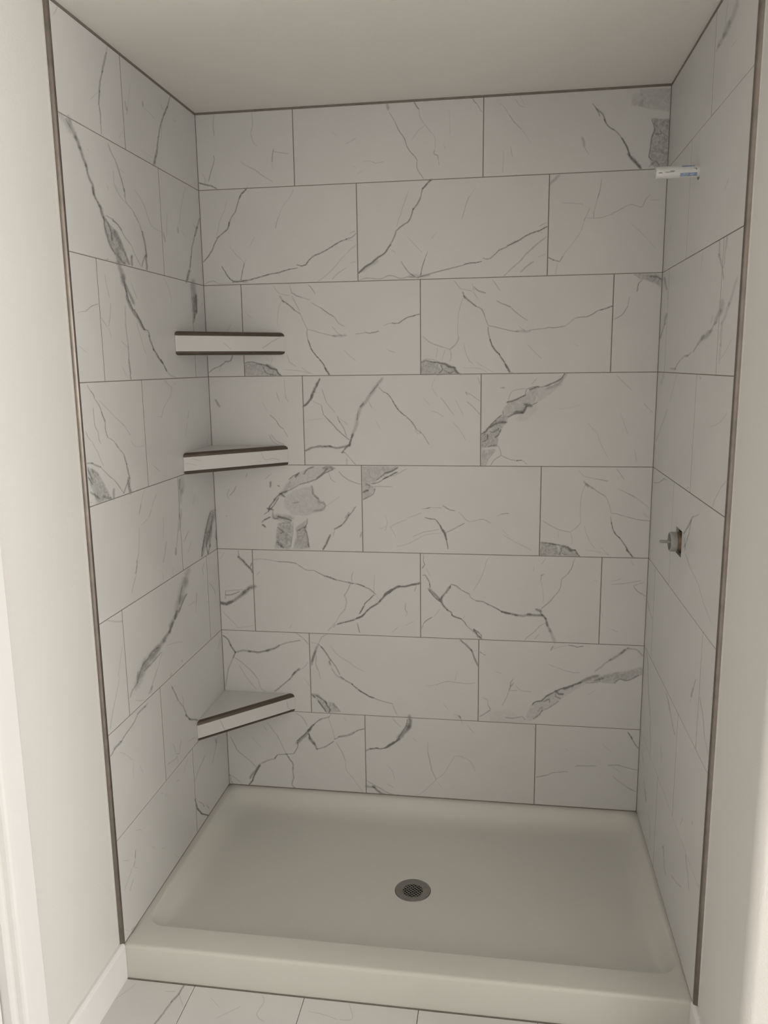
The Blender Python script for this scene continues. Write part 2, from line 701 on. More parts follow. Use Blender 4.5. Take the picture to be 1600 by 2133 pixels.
'B 740 1300 5': """
12 .6: 30,680 70,710 140,745
10 .55: 140,745 230,785 390,830
9 .4: 390,830 410,890 440,945
18 .65: 1100,165 1170,230 1210,270
18 .65: 1210,270 1240,350 1275,430
6 .25: 1210,290 1270,270
8 .25: 740,645 860,630
10 .35: 850,630 950,600 1040,605 1150,618 1250,610
7 .25: 1060,500 1040,590
7 .25: 920,830 970,890
20 .5: 1085,960 1095,975
8 .3: 1030,940 1090,970 1110,1040
12 .6: 1295,290 1320,305
9 .55: 1320,305 1360,325
8 .35: 1330,765 1380,790 1380,840
10 .55: 1380,840 1410,890
12 .55: 1410,895 1340,940 1290,965
7 .3: 1460,490 1530,515
50 .65: 570,980 580,1020 560,1070
44 .65: 560,1070 510,1130 450,1200
14 .6: 540,990 530,1060 450,1180
22 .9: 450,1200 400,1240 350,1260
24 .95: 400,1235 320,1285
14 .8: 320,1285 270,1300 210,1295
16 .85: 230,1290 160,1300
16 .6: 160,1300 115,1320
9 .35: 385,970 420,1020 480,1070
8 .3: 590,1180 640,1220
8 .3: 760,1230 755,1330
11 .45: 755,1330 780,1440 800,1530
9 .4: 800,1530 840,1610 830,1640
8 .3: 840,1620 900,1580 960,1500 1040,1370
8 .3: 1040,1370 1120,1385 1200,1430 1250,1540
8 .3: 830,1640 760,1700 680,1770 620,1790
6 .25: 860,1640 900,1700
8 .25: 320,1460 390,1530 410,1620
26 .5: 120,1685 200,1700
26 .7: 190,1695 250,1745 320,1785
10 .5: 120,1630 240,1700 350,1760 430,1785
9 .3: 330,1660 400,1700
8 .3: 1170,1050 1210,1110 1240,1140
""",
'B 1020 1310 5': """
18 .5: 660,190 640,215
8 .3: 660,210 740,185 820,170
14 .55: 820,170 880,180 910,190 980,180
8 .4: 610,370 670,390
8 .35: 670,390 770,430
9 .4: 770,430 870,455 940,455
14 .55: 245,520 220,560 215,600
12 .5: 250,560 220,600 200,650
9 .45: 210,640 290,640
8 .35: 270,590 330,640 440,655
8 .35: 200,650 175,720 130,800
6 .3: 1020,690 1100,640
P .2: 430,790 510,750 600,690 690,640 800,600 930,555 1010,500 1130,480 1140,550 1010,565 920,620 800,690 720,760 560,850 500,920 430,960 380,960 390,880
P .34: 1140,500 1300,455 1430,440 1590,400 1590,480 1430,540 1350,525 1310,570 1180,560 1130,550
P .1: 0,850 200,850 330,920 380,975 200,975 0,965
14 .8: 440,790 480,760 540,750 590,700
18 .75: 590,700 680,655 780,610
22 .85: 690,650 720,680 760,680
24 .85: 780,620 860,590
18 .75: 860,590 950,555
34 .5: 940,560 1040,510 1130,485
14 .6: 560,760 620,730 625,770
12 .6: 690,660 690,700 740,725
12 .5: 500,860 550,810 530,880 450,940
12 .45: 540,860 650,800 720,750
10 .4: 1000,565 1130,555
24 .45: 1100,540 1180,510
22 .4: 1440,200 1370,250
26 .45: 1400,220 1320,285 1260,320
18 .35: 1260,320 1180,380 1100,440
18 .4: 1440,200 1530,215 1590,280
12 .5: 1300,565 1350,525 1430,540 1560,480
14 .5: 340,910 370,950
10 .4: 160,920 250,930 340,910
10 .55: 480,1545 540,1535 600,1525
9 .5: 600,1525 650,1500 720,1490 820,1485
11 .45: 890,1430 960,1425 1110,1430
16 .35: 1240,1420 1340,1415
9 .4: 1340,1420 1450,1450 1550,1475
8 .3: 1280,1440 1360,1490
10 .35: 1280,1530 1350,1590 1420,1640
12 .45: 1420,1640 1470,1670 1520,1695
16 .7: 1445,1085 1480,1140
11 .6: 1480,1140 1520,1210 1555,1250
7 .25: 790,1250 820,1270
7 .25: 1170,1200 1260,1280
8 .3: 450,1010 475,1050
""",
'L 100 0 5': """
12 .3: 100,70 70,130 45,160
10 .35: 615,470 605,560
22 .55: 605,560 580,660 565,750
18 .55: 565,750 545,840 535,950
16 .6: 535,950 530,1080
13 .5: 530,1080 545,1200 550,1300
12 .4: 550,1300 560,1400
8 .25: 515,960 440,1040
8 .2: 790,1340 740,1430
12 .4: 800,1050 820,1150
10 .35: 830,1100 820,1190
7 .2: 850,880 835,1100
14 .5: 980,1050 990,1110
8 .3: 990,1120 1070,1190 1110,1240
8 .3: 1170,1080 1200,1150
12 .55: 1275,990 1240,1120
20 .65: 1240,1120 1210,1190
14 .6: 1210,1190 1170,1310 1150,1430
16 .6: 1150,1430 1135,1560
28 .65: 1130,1580 1105,1710
8 .25: 1190,1240 1170,1540
8 .25: 1290,1240 1330,1270
7 .2: 960,1560 1090,1640
40 .25: 110,1170 180,1270 230,1370
44 .5: 210,1230 245,1340 290,1430
12 .5: 180,1230 230,1330
34 .6: 290,1430 330,1540
30 .65: 330,1540 370,1650 395,1730
26 .65: 395,1730 420,1830 460,1920 475,2000
8 .3: 430,1580 410,1550
11 .4: 625,1490 650,1570 690,1650
13 .5: 690,1650 730,1750 765,1870 795,2000
7 .25: 740,1750 800,1810
8 .25: 680,1780 690,1920 720,2000
""",
'L 120 380 5': """
26 .65: 360,60 375,120
24 .7: 375,120 440,250
30 .7: 440,250 480,370
P .4: 470,350 540,430 620,510 660,600 700,700 755,860 620,845 590,740 530,620 490,510
16 .6: 480,370 500,500 540,640 600,740
16 .65: 500,380 550,490 570,600
40 .5: 600,520 640,620 680,700
26 .55: 620,700 640,780 700,850
14 .55: 700,720 750,860
13 .55: 500,345 580,390
18 .65: 580,395 630,440 660,490
10 .5: 660,490 710,580 770,660
8 .4: 770,660 800,740 870,880
14 .5: 695,60 700,160
10 .35: 700,160 720,220 780,290
12 .45: 780,290 820,370 845,420
10 .4: 845,420 880,520
18 .65: 880,520 910,660 925,770
26 .6: 915,770 930,900
14 .55: 910,760 880,840 875,880
24 .65: 770,770 775,860
10 .55: 500,805 530,800
8 .3: 795,70 890,220 960,420 1010,480 1080,515
8 .3: 600,20 640,130 710,220
7 .25: 510,20 530,80
13 .45: 1100,520 1120,620
9 .3: 1140,320 1135,560
8 .25: 1330,40 1290,240 1265,440
12 .45: 1250,460 1260,530
7 .25: 1290,500 1330,560
12 .55: 1480,370 1450,480
18 .6: 1450,470 1430,550
13 .55: 1430,550 1400,680 1390,780
16 .6: 1390,780 1380,890
26 .65: 1370,920 1345,1030
8 .3: 1410,430 1440,490
8 .4: 200,1360 240,1345 290,1345
10 .5: 290,1345 350,1290 425,1265
8 .25: 220,1700 300,1770
50 .5: 630,850 660,920 685,1000
44 .5: 685,990 690,1060
18 .7: 690,1040 710,1110 720,1180
30 .5: 710,1080 750,1160 790,1260
14 .7: 700,1090 740,1220 790,1330
24 .65: 720,1200 780,1340 830,1410
16 .75: 800,1330 860,1440 900,1530
30 .5: 840,1430 900,1530
14 .6: 900,1530 940,1540 960,1610
16 .65: 950,1600 1000,1740
20 .65: 1000,1740 1040,1810 1090,1880
16 .7: 1080,1850 1135,1965
8 .35: 760,1040 830,1210
8 .35: 490,960 510,1080 540,1200
8 .35: 550,1250 545,1400 530,1500
9 .35: 450,1410 520,1510
7 .25: 530,1520 560,1610
9 .4: 705,1280 710,1500 735,1680
11 .55: 735,1680 740,1830
13 .65: 740,1830 760,2000
8 .3: 660,1650 730,1720
7 .3: 820,1450 890,1700 920,1790
8 .25: 1110,1000 1160,1120 1190,1270
60 .5: 1415,1050 1420,1230
50 .45: 1420,1230 1430,1330
22 .75: 1440,1180 1445,1350
14 .65: 1420,1270 1425,1420
20 .6: 1440,1340 1415,1460
9 .35: 1510,1250 1500,1290
""",
'L 140 760 5': """
13 .6: 655,100 665,155
8 .4: 1035,65 1080,110 1135,130
7 .25: 570,20 620,120
9 .45: 205,210 235,260
12 .55: 235,260 280,320 285,350
10 .5: 285,350 330,420 360,500
14 .6: 355,490 395,600
11 .55: 395,600 400,690 425,760
9 .45: 425,760 480,790 510,830
13 .6: 505,820 540,870
10 .5: 540,870 590,930
13 .55: 590,930 620,1040
16 .6: 620,1040 650,1180
28 .65: 640,1190 660,1330
12 .55: 635,1200 590,1340
9 .4: 270,440 285,620 320,690
9 .4: 320,690 330,770 350,820
8 .35: 190,690 215,750 250,790
6 .3: 250,790 320,920 380,1060
8 .3: 330,370 400,440
7 .25: 400,440 490,540
9 .35: 490,540 560,600
11 .45: 560,600 600,640
8 .35: 600,640 660,740
7 .3: 660,780 710,850 810,840
20 .5: 205,1025 260,1025
18 .55: 260,1030 340,1060
10 .5: 340,1060 440,1160 500,1210 590,1340
P .4: 205,1060 260,1080 330,1130 400,1270 465,1395 300,1450 270,1330 215,1180
14 .65: 215,1080 270,1230
14 .6: 215,1170 270,1250
20 .6: 250,1330 330,1390
26 .5: 390,1370 450,1390
10 .6: 260,1090 270,1130
24 .5: 485,1300 485,1390
6 .3: 235,1430 255,1440
8 .35: 1010,160 1090,240
7 .3: 1090,240 1080,310 1040,390
7 .3: 1040,390 1000,460 985,545
6 .25: 940,540 990,545
7 .2: 1100,180 1140,210
8 .3: 1265,470 1255,560
6 .2: 1250,600 1230,740
8 .35: 900,1045 940,1090 970,1110
6 .2: 1480,710 1450,830
7 .2: 800,1300 770,1440 750,1570
7 .3: 930,1340 880,1480
60 .3: 1190,1190 1200,1300
40 .3: 1190,1320 1180,1420
16 .5: 1170,1200 1165,1290
12 .4: 1190,1500 1180,1620 1160,1740
10 .35: 1160,1480 1175,1620
P .45: 1490,1520 1550,1500 1545,1580 1500,1730 1460,1860 1415,1990 1395,2000 1415,1840 1450,1650
14 .65: 1490,1540 1450,1690 1420,1850 1400,2000
14 .6: 1520,1560 1480,1750 1450,1900
7 .2: 1260,1720 1220,1850
7 .25: 1330,1340 1310,1460
26 .55: 1560,1720 1555,1800
14 .5: 1555,1800 1565,1900
""",
'L 180 1040 5': """
8 .3: 570,50 550,150
7 .25: 550,300 545,560
9 .35: 545,560 525,660
14 .5: 530,640 515,780
8 .35: 515,790 490,890 470,980
9 .35: 680,100 650,190
7 .25: 640,200 570,270
7 .25: 800,180 800,400
9 .35: 835,440 815,580 800,660
7 .2: 790,760 800,840
9 .35: 965,150 940,500
22 .5: 935,520 935,570
7 .2: 910,690 900,790
8 .25: 1075,320 1010,440
7 .25: 1090,440 1060,560
16 .55: 1260,350 1250,480 1270,570
28 .55: 1300,300 1280,480
20 .45: 1290,480 1270,560
20 .3: 220,1260 290,1275 370,1270
9 .25: 375,1530 350,1700 330,1850
50 .35: 1060,740 1030,870
80 .35: 1020,880 990,1020
16 .6: 1040,990 1000,1080 960,1170
12 .5: 1000,900 970,1050 970,1100
60 .4: 970,1050 940,1180
22 .9: 945,1170 925,1240
40 .55: 930,1220 880,1320
24 .8: 900,1290 860,1380
36 .6: 860,1380 810,1470
50 .45: 800,1480 740,1560
60 .45: 740,1560 690,1640
80 .4: 680,1630 620,1730
70 .35: 610,1720 560,1830
60 .3: 560,1830 520,1950
14 .5: 760,1540 690,1580 640,1660 590,1720 550,1830 530,1920
14 .5: 780,1590 700,1690 600,1790
9 .35: 840,1520 900,1500 1000,1485
10 .3: 790,1590 750,1730
10 .35: 750,1730 700,1880 670,1980
10 .3: 1240,650 1210,720 1220,790
9 .4: 1150,960 1140,1100
9 .35: 1060,1110 1130,1060
7 .3: 1140,1100 1135,1180
12 .4: 1000,1670 990,1700
14 .35: 895,1810 870,1850
9 .4: 1280,870 1320,920 1345,990
8 .3: 1400,1450 1370,1560
""",
'L 200 1400 5': """
16 .4: 440,0 420,130 380,190 360,260
12 .4: 570,220 590,140 550,230
8 .25: 250,40 200,290
9 .3: 200,290 160,500 150,600
9 .3: 400,290 450,300 500,290
14 .35: 540,320 500,370
18 .5: 510,360 440,430
11 .5: 440,430 400,520 350,590
13 .55: 350,590 300,660 255,730
22 .6: 255,730 195,800
14 .55: 200,800 150,880
8 .25: 240,830 310,860 390,920
9 .2: 450,970 490,1050
7 .2: 390,940 390,1100
8 .3: 780,130 800,170
13 .55: 790,150 830,230 860,300
12 .5: 860,300 910,360
14 .55: 910,360 940,450
20 .65: 940,450 980,490
20 .6: 980,490 1055,500
8 .35: 900,240 915,360
7 .3: 800,740 830,840
12 .4: 830,850 870,850
9 .35: 850,870 820,910 745,960
8 .3: 890,700 870,840
7 .3: 850,880 850,950
8 .3: 960,720 1030,680
10 .3: 680,1260 700,1265
7 .25: 740,1260 720,1300
9 .3: 830,1150 870,1120
9 .35: 415,1650 460,1640 480,1655
8 .25: 570,1810 620,1835
7 .25: 680,1840 720,1830
10 .55: 1035,1310 1040,1330
16 .75: 1035,1330 1060,1430
22 .85: 1060,1430 1100,1475
18 .8: 1100,1475 1165,1490
12 .55: 1070,1345 1110,1370 1130,1400
10 .5: 1150,1380 1180,1420
9 .35: 1140,860 1060,1040 1030,1140
10 .4: 1260,690 1245,790
7 .3: 1245,790 1210,960
12 .4: 1240,690 1250,740
7 .2: 960,890 910,1060
""",
'L 220 1640 6.154': """
10 .6: 385,800 380,920
9 .5: 380,930 355,1020
8 .3: 220,940 300,935
7 .25: 350,1020 420,1035
7 .25: 340,1030 240,1330
7 .3: 360,1170 310,1330
12 .4: 375,1780 330,1840
10 .25: 240,1820 320,1850
7 .2: 880,850 940,910
""",
'R 1320 0 5.332': """
50 .3: 1150,30 1110,150 1070,260
60 .4: 1060,270 1010,380
40 .35: 1010,380 950,500
20 .3: 950,500 920,570
12 .2: 1050,20 1020,250
8 .2: 1160,430 1090,520
8 .25: 1060,1980 1010,2110
""",
'R 1320 400 5.332': """
8 .25: 415,370 400,430
20 .45: 345,960 370,1080
10 .35: 375,1100 380,1200
26 .5: 365,1360 345,1460
14 .45: 345,1460 320,1560 295,1630
8 .2: 770,660 750,860
16 .35: 955,540 955,700
20 .4: 950,700 980,820
14 .4: 980,820 1000,970
24 .3: 1040,490 1025,640
14 .3: 1020,650 1010,790 990,850
60 .35: 975,1230 960,1330
40 .4: 960,1330 910,1450
16 .35: 910,1450 850,1560
60 .45: 840,1560 780,1620
30 .4: 770,1600 720,1680
14 .45: 720,1680 660,1780
14 .4: 640,1780 590,1830
24 .5: 590,1820 570,1820
12 .45: 560,1830 500,1890 460,1970
26 .4: 420,1960 460,1965
26 .25: 1150,960 1100,1120 1060,1250
30 .25: 1060,1250 990,1450
22 .25: 980,1450 970,1700
24 .2: 970,1700 950,1900
10 .2: 1090,1630 1020,1780 960,1860
16 .2: 880,1380 860,1450
""",
'R 1320 760 5.332': """
26 .2: 340,100 310,200
9 .2: 480,110 450,230 400,420
10 .3: 375,500 340,600 290,740
12 .25: 290,740 250,850
14 .3: 740,130 750,160
9 .25: 1040,530 960,640 850,690
10 .35: 1030,1290 960,1380
9 .3: 960,1380 900,1500 880,1580
14 .3: 580,1370 620,1360
8 .25: 640,880 650,930
12 .5: 215,1310 280,1310 340,1260 370,1280
14 .35: 730,1660 660,1690
18 .5: 655,1690 610,1790 560,1870
12 .4: 640,1720 620,1850
10 .5: 620,1850 590,1960
12 .4: 590,1960 560,2030
""",
'R 1320 1120 7.11': """
14 .35: 760,0 765,180
10 .35: 770,230 830,430
9 .3: 830,430 960,700 1020,920
9 .25: 1020,920 1150,1270
10 .35: 205,930 240,1090
8 .3: 240,1090 275,1200
10 .4: 190,1640 205,1800 215,1980
""",
'R 1320 1400 7.9': """
8 .35: 235,0 250,400 275,750
8 .3: 275,750 275,1350
20 .35: 1030,110 990,250
28 .5: 985,270 950,400
14 .3: 940,440 930,500
12 .4: 530,330 570,460
14 .5: 570,450 600,640
12 .4: 600,640 650,900
14 .45: 650,900 680,1040
14 .4: 1090,400 1140,720
12 .4: 1140,720 1170,1080
10 .3: 1170,1080 1240,1400
8 .25: 440,1200 470,1480
8 .3: 140,1320 165,1500
9 .3: 170,1760 180,1900
""",
'R 1310 1640 7.9': """
12 .45: 260,20 285,240
7 .25: 310,430 345,600 350,850
14 .45: 570,950 575,1130
16 .35: 560,970 545,1000
9 .35: 575,1130 600,1440
10 .4: 930,1050 945,1230
8 .35: 945,1230 970,1420 990,1700
16 .3: 700,1440 800,1580 870,1640
8 .25: 890,480 870,570 840,620
14 .25: 1050,550 1040,620
8 .25: 1150,1600 1200,1690
""",
'F 200 2030 2.286': """
9 .6: 420,50 395,90 360,130
8 .55: 360,130 320,185 270,250
4 .3: 330,80 380,80
4 .3: 395,90 415,150
3 .25: 190,45 90,120
3 .25: 545,110 590,160
4 .3: 790,95 800,130 765,190 800,225
3 .25: 690,150 570,210
3 .3: 1010,175 1080,190 1150,215
4 .35: 1205,135 1220,210 1160,215
""",
'1 330 660 5': """
10 .4: 1275,210 1180,260 1080,330
7 .3: 680,270 760,340
""",
'2 330 660 5': """
8 .3: 350,1475 440,1500
6 .25: 280,1525 400,1545
8 .35: 1070,1415 1110,1490 1180,1475 1260,1490
""",
'3 380 1400 5.333': """
10 .35: 420,530 480,660
10 .35: 1160,320 1180,400 1260,430
""",
}

# ------------------------------------------------------------------ helpers
def ray(u, v):
    return C_RIGHT * ((u - 800) / FPX) + C_FWD - C_UP * ((v - 1066.5) / FPX)


def hit(u, v, n, p0):
    """photo pixel -> point on the plane (normal n, point p0) that the thing lies on"""
    d = ray(u, v)
    return CAM + d * ((p0 - CAM).dot(n) / d.dot(n))


def mat(name):
    m = bpy.data.materials.new(name)
    m.use_nodes = True
    nt = m.node_tree
    b = nt.nodes['Principled BSDF']
    return m, nt, b


def node(nt, kind, **kw):
    n = nt.nodes.new(kind)
    for k, v in kw.items():
        setattr(n, k, v)
    return n


def setv(n, **kw):
    for k, v in kw.items():
        n.inputs[k.replace('_', ' ')].default_value = v
    return n


def mottled(name, color, var=0.03, scale=6.0, rough=0.5, bump=0.0, bump_scale=200.0, spec=0.5, metallic=0.0):
    """plain painted / glazed / moulded surface with slight mottling and fine relief"""
    m, nt, b = mat(name)
    tc = node(nt, 'ShaderNodeTexCoord')
    nz = setv(node(nt, 'ShaderNodeTexNoise'), Scale=scale, Detail=4.0)
    nt.links.new(tc.outputs['Object'], nz.inputs['Vector'])
    r = node(nt, 'ShaderNodeValToRGB')
    c0 = [max(0, c * (1 - var)) for c in color]
    c1 = [min(1, c * (1 + var)) for c in color]
    r.color_ramp.elements[0].position = 0.3
    r.color_ramp.elements[1].position = 0.7
    r.color_ramp.elements[0].color = (*c0, 1)
    r.color_ramp.elements[1].color = (*c1, 1)
    nt.links.new(nz.outputs['Fac'], r.inputs['Fac'])
    nt.links.new(r.outputs['Color'], b.inputs['Base Color'])
    setv(b, Roughness=rough, Metallic=metallic)
    b.inputs['Specular IOR Level'].default_value = spec
    if bump:
        n2 = setv(node(nt, 'ShaderNodeTexNoise'), Scale=bump_scale, Detail=2.0)
        nt.links.new(tc.outputs['Object'], n2.inputs['Vector'])
        bp = node(nt, 'ShaderNodeBump')
        bp.inputs['Strength'].default_value = bump
        bp.inputs['Distance'].default_value = 0.002
        nt.links.new(n2.outputs['Fac'], bp.inputs['Height'])
        nt.links.new(bp.outputs['Normal'], b.inputs['Normal'])
    return m


def vein_material():
    """grey marble print: opacity comes from the traced stroke, broken up by noise"""
    m, nt, b = mat('marble_vein_print')
    L = nt.links
    at = node(nt, 'ShaderNodeAttribute', attribute_name='vein')
    sp = node(nt, 'ShaderNodeSeparateColor')
    L.new(at.outputs['Color'], sp.inputs['Color'])
    tc = node(nt, 'ShaderNodeTexCoord')
    n1 = setv(node(nt, 'ShaderNodeTexNoise'), Scale=210.0, Detail=4.0)
    n2 = setv(node(nt, 'ShaderNodeTexNoise'), Scale=75.0, Detail=6.0, Distortion=1.5)
    L.new(tc.outputs['Object'], n1.inputs['Vector'])
    L.new(tc.outputs['Object'], n2.inputs['Vector'])

    def math_(op, a, bb, clamp=False):
        n = node(nt, 'ShaderNodeMath', operation=op, use_clamp=clamp)
        for i, v in enumerate((a, bb)):
            if v is None:
                continue
            if isinstance(v, (int, float)):
                n.inputs[i].default_value = v
            else:
                L.new(v, n.inputs[i])
        return n.outputs[0]
    brk = math_('ADD', math_('MULTIPLY', n1.outputs['Fac'], 0.9), 0.5)
    ac = math_('MULTIPLY', sp.outputs['Red'], brk)
    mr = node(nt, 'ShaderNodeMapRange', interpolation_type='SMOOTHSTEP')
    mr.inputs['From Min'].default_value = 0.08
    mr.inputs['From Max'].default_value = 0.85
    L.new(ac, mr.inputs['Value'])
    line = math_('MULTIPLY', mr.outputs[0], math_('MULTIPLY', sp.outputs['Green'],
                 math_('ADD', math_('MULTIPLY', n2.outputs['Fac'], 0.7), 0.65)))
    mr2 = node(nt, 'ShaderNodeMapRange')
    mr2.inputs['From Min'].default_value = 0.33
    mr2.inputs['From Max'].default_value = 0.66
    mr2.inputs['To Min'].default_value = 0.45
    mr2.inputs['To Max'].default_value = 1.6
    L.new(n2.outputs['Fac'], mr2.inputs['Value'])
    patch = math_('MULTIPLY', math_('MULTIPLY', sp.outputs['Green'], mr.outputs[0]), mr2.outputs[0])
    mx = node(nt, 'ShaderNodeMix')
    L.new(sp.outputs['Blue'], mx.inputs[0])
    L.new(line, mx.inputs[2])
    L.new(patch, mx.inputs[3])
    tr = node(nt, 'ShaderNodeBsdfTransparent')
    ms = node(nt, 'ShaderNodeMixShader')
    # light crosses the print twice (in and out), so each crossing takes half of the darkening
    al = math_('SUBTRACT', 1.0, math_('SQRT', math_('SUBTRACT', 1.0, math_('MINIMUM', mx.outputs[0], 0.96)), None))
    L.new(al, ms.inputs[0])
    L.new(tr.outputs[0], ms.inputs[1])
    L.new(b.outputs[0], ms.inputs[2])
    b.inputs['Base Color'].default_value = (0.255, 0.253, 0.238, 1)
    setv(b, Roughness=0.35)
    L.new(ms.outputs[0], nt.nodes['Material Output'].inputs['Surface'])
    return m


M = {}
M['tile'] = mottled('white_porcelain', (0.72, 0.71, 0.69), var=0.025, scale=5, rough=0.32, spec=0.45)
M['vein'] = vein_material()
M['grout'] = mottled('taupe_grout', (0.23, 0.205, 0.175), var=0.1, scale=60, rough=0.9, spec=0.1)
M['paint'] = mottled('wall_paint', (0.79, 0.765, 0.735), var=0.012, scale=3, rough=0.55, bump=0.25, bump_scale=260, spec=0.3)
M['ceil'] = mottled('ceiling_paint', (0.87, 0.85, 0.80), var=0.015, scale=3, rough=0.8, bump=0.5, bump_scale=220, spec=0.2)
M['white'] = mottled('white_trim_paint', (0.88, 0.87, 0.855), var=0.01, scale=4, rough=0.35, spec=0.45)
M['pan'] = mottled('acrylic_pan', (0.70, 0.687, 0.632), var=0.015, scale=4, rough=0.28, bump=0.06, bump_scale=400, spec=0.5)
M['bronze'] = mottled('brushed_bronze', (0.25, 0.222, 0.198), var=0.12, scale=30, rough=0.38, metallic=1.0)
M['bronze_dark'] = mottled('dark_bronze', (0.14, 0.115, 0.09), var=0.12, scale=30, rough=0.4, metallic=0.7)
M['strip'] = mottled('taupe_metal_strip', (0.24, 0.215, 0.185), var=0.12, scale=40, rough=0.5, metallic=0.3)
M['steel'] = mottled('grey_steel', (0.30, 0.295, 0.28), var=0.1, scale=40, rough=0.4, metallic=1.0)
M['black'] = mottled('black_drain_plastic', (0.03, 0.03, 0.03), var=0.2, scale=30, rough=0.8, spec=0.1)
M['navy'] = mottled('navy_membrane', (0.03, 0.035, 0.10), var=0.2, scale=30, rough=0.7, spec=0.2)
M['plastic'] = mottled('grey_plastic', (0.36, 0.36, 0.34), var=0.05, scale=40, rough=0.35)
M['brass'] = mottled('aged_brass', (0.17, 0.115, 0.078), var=0.35, scale=90, rough=0.45, metallic=0.4)
M['wrap'] = mottled('white_wrapper', (0.80, 0.80, 0.78), var=0.04, scale=60, rough=0.3)
M['blue'] = mottled('blue_label_ink', (0.26, 0.35, 0.53), var=0.4, scale=160, rough=0.4)
M['ink'] = mottled('dark_label_ink', (0.2, 0.2, 0.22), var=0.4, scale=200, rough=0.5)
M['caulk'] = mottled('white_caulk', (0.78, 0.76, 0.72), var=0.03, scale=30, rough=0.6)
M['glass'] = mottled('window_glass', (0.8, 0.85, 0.9), var=0.01, scale=2, rough=0.1)


def worigin(o):
    v = Vector((0, 0, 0))
    while o is not None:
        v += o.location
        o = o.parent
    return v


def tag(o, label=None, cat=None, group=None, kind=None):
    for k, v in (('label', label), ('category', cat), ('group', group), ('kind', kind)):
        if v:
            o[k] = v
    return o


def empty(name, loc):
    o = bpy.data.objects.new(name, None)
    o.empty_display_size = 0.05
    COL.objects.link(o)
    o.location = loc
    return o


def make(name, verts, faces, mats, parent=None, origin=None, smooth=False, fmat=None, attr=None, recalc=True, sharp=None):
    """one mesh object; verts are world positions"""
    vs_ = [Vector(v) for v in verts]
    if origin is None:
        lo = [min(v[i] for v in vs_) for i in range(3)]
        hi = [max(v[i] for v in vs_) for i in range(3)]
        origin = Vector(((lo[0] + hi[0]) / 2, (lo[1] + hi[1]) / 2, lo[2]))
    origin = Vector(origin)
    me = bpy.data.meshes.new(name)
    me.from_pydata([tuple(v - origin) for v in vs_], [], faces)
    if not isinstance(mats, (list, tuple)):
        mats = [mats]
    for m in mats:
        me.materials.append(m)
    if fmat:
        me.polygons.foreach_set('material_index', fmat)
    if attr:
        a = me.color_attributes.new('vein', 'FLOAT_COLOR', 'POINT')
        flat = []
        for c in attr:
            flat += [c[0], c[1], c[2], 1.0]
        a.data.foreach_set('color', flat)
    if recalc:
        bm = bmesh.new()
        bm.from_mesh(me)
        bmesh.ops.recalc_face_normals(bm, faces=bm.faces)
        bm.to_mesh(me)
        bm.free()
    if smooth:
        me.polygons.foreach_set('use_smooth', [True] * len(me.polygons))
        if sharp:
            me.set_sharp_from_angle(angle=math.radians(sharp))
    me.update()
    o = bpy.data.objects.new(name, me)
    COL.objects.link(o)
    if parent is not None:
        o.parent = parent
        o.location = origin - worigin(parent)
    else:
        o.location = origin
    return o


class G:
    """collects boxes, prisms and tubes for one mesh"""
    def __init__(s):
        s.v, s.f, s.m = [], [], []

    def add(s, vv, ff, m=0):
        n = len(s.v)
        s.v += [Vector(x) for x in vv]
        s.f += [tuple(i + n for i in f) for f in ff]
        s.m += [m] * len(ff)

    def box(s, x0, x1, y0, y1, z0, z1, m=0):
        vv = [(x, y, z) for x in (x0, x1) for y in (y0, y1) for z in (z0, z1)]
        s.add(vv, [(0, 1, 3, 2), (4, 6, 7, 5), (0, 4, 5, 1), (2, 3, 7, 6), (0, 2, 6, 4), (1, 5, 7, 3)], m)

    def prism(s, poly, fn, t0, t1, m=0):
        """polygon (p,q) swept from t0 to t1; fn(p,q,t) -> point"""
        n = len(poly)
        vv = [fn(p, q, t0) for p, q in poly] + [fn(p, q, t1) for p, q in poly]
        ff = [(i, (i + 1) % n, n + (i + 1) % n, n + i) for i in range(n)]
        ff += [tuple(range(n))[::-1], tuple(range(n, 2 * n))]
        s.add(vv, ff, m)

    def lathe(s, prof, c, axis, seg=32, m=0, close=True):
        """profile [(r, t)] turned about axis through c"""
        axis = Vector(axis).normalized()
        a = axis.orthogonal().normalized()
        b = axis.cross(a)
        vv, ff = [], []
        for r, t in prof:
            for k in range(seg):
                an = 2 * math.pi * k / seg
                vv.append(Vector(c) + axis * t + (a * math.cos(an) + b * math.sin(an)) * r)
        for i in range(len(prof) - 1):
            for k in range(seg):
                ff.append((i * seg + k, i * seg + (k + 1) % seg, (i + 1) * seg + (k + 1) % seg, (i + 1) * seg + k))
        if close:
            ff.append(tuple(range(seg))[::-1])
            ff.append(tuple((len(prof) - 1) * seg + k for k in range(seg)))
        s.add(vv, ff, m)

    def obj(s, name, mats, parent=None, **kw):
        return make(name, s.v, s.f, mats, parent, fmat=s.m, **kw)


# ------------------------------------------------------------------ the tile print: strokes and patches per surface
class Surf:
    """a flat tiled surface: pos(a, b, d) -> point, d out of the face"""
    def __init__(s, n, p0, to_ab, pos):
        s.n, s.p0, s.to_ab, s.pos = Vector(n), Vector(p0), to_ab, pos
        s.tris = []      # ((a,b,across) x3, dark, patch, level)
        s.level = 0

    def px(s, u, v):
        return s.to_ab(hit(u, v, s.n, s.p0))


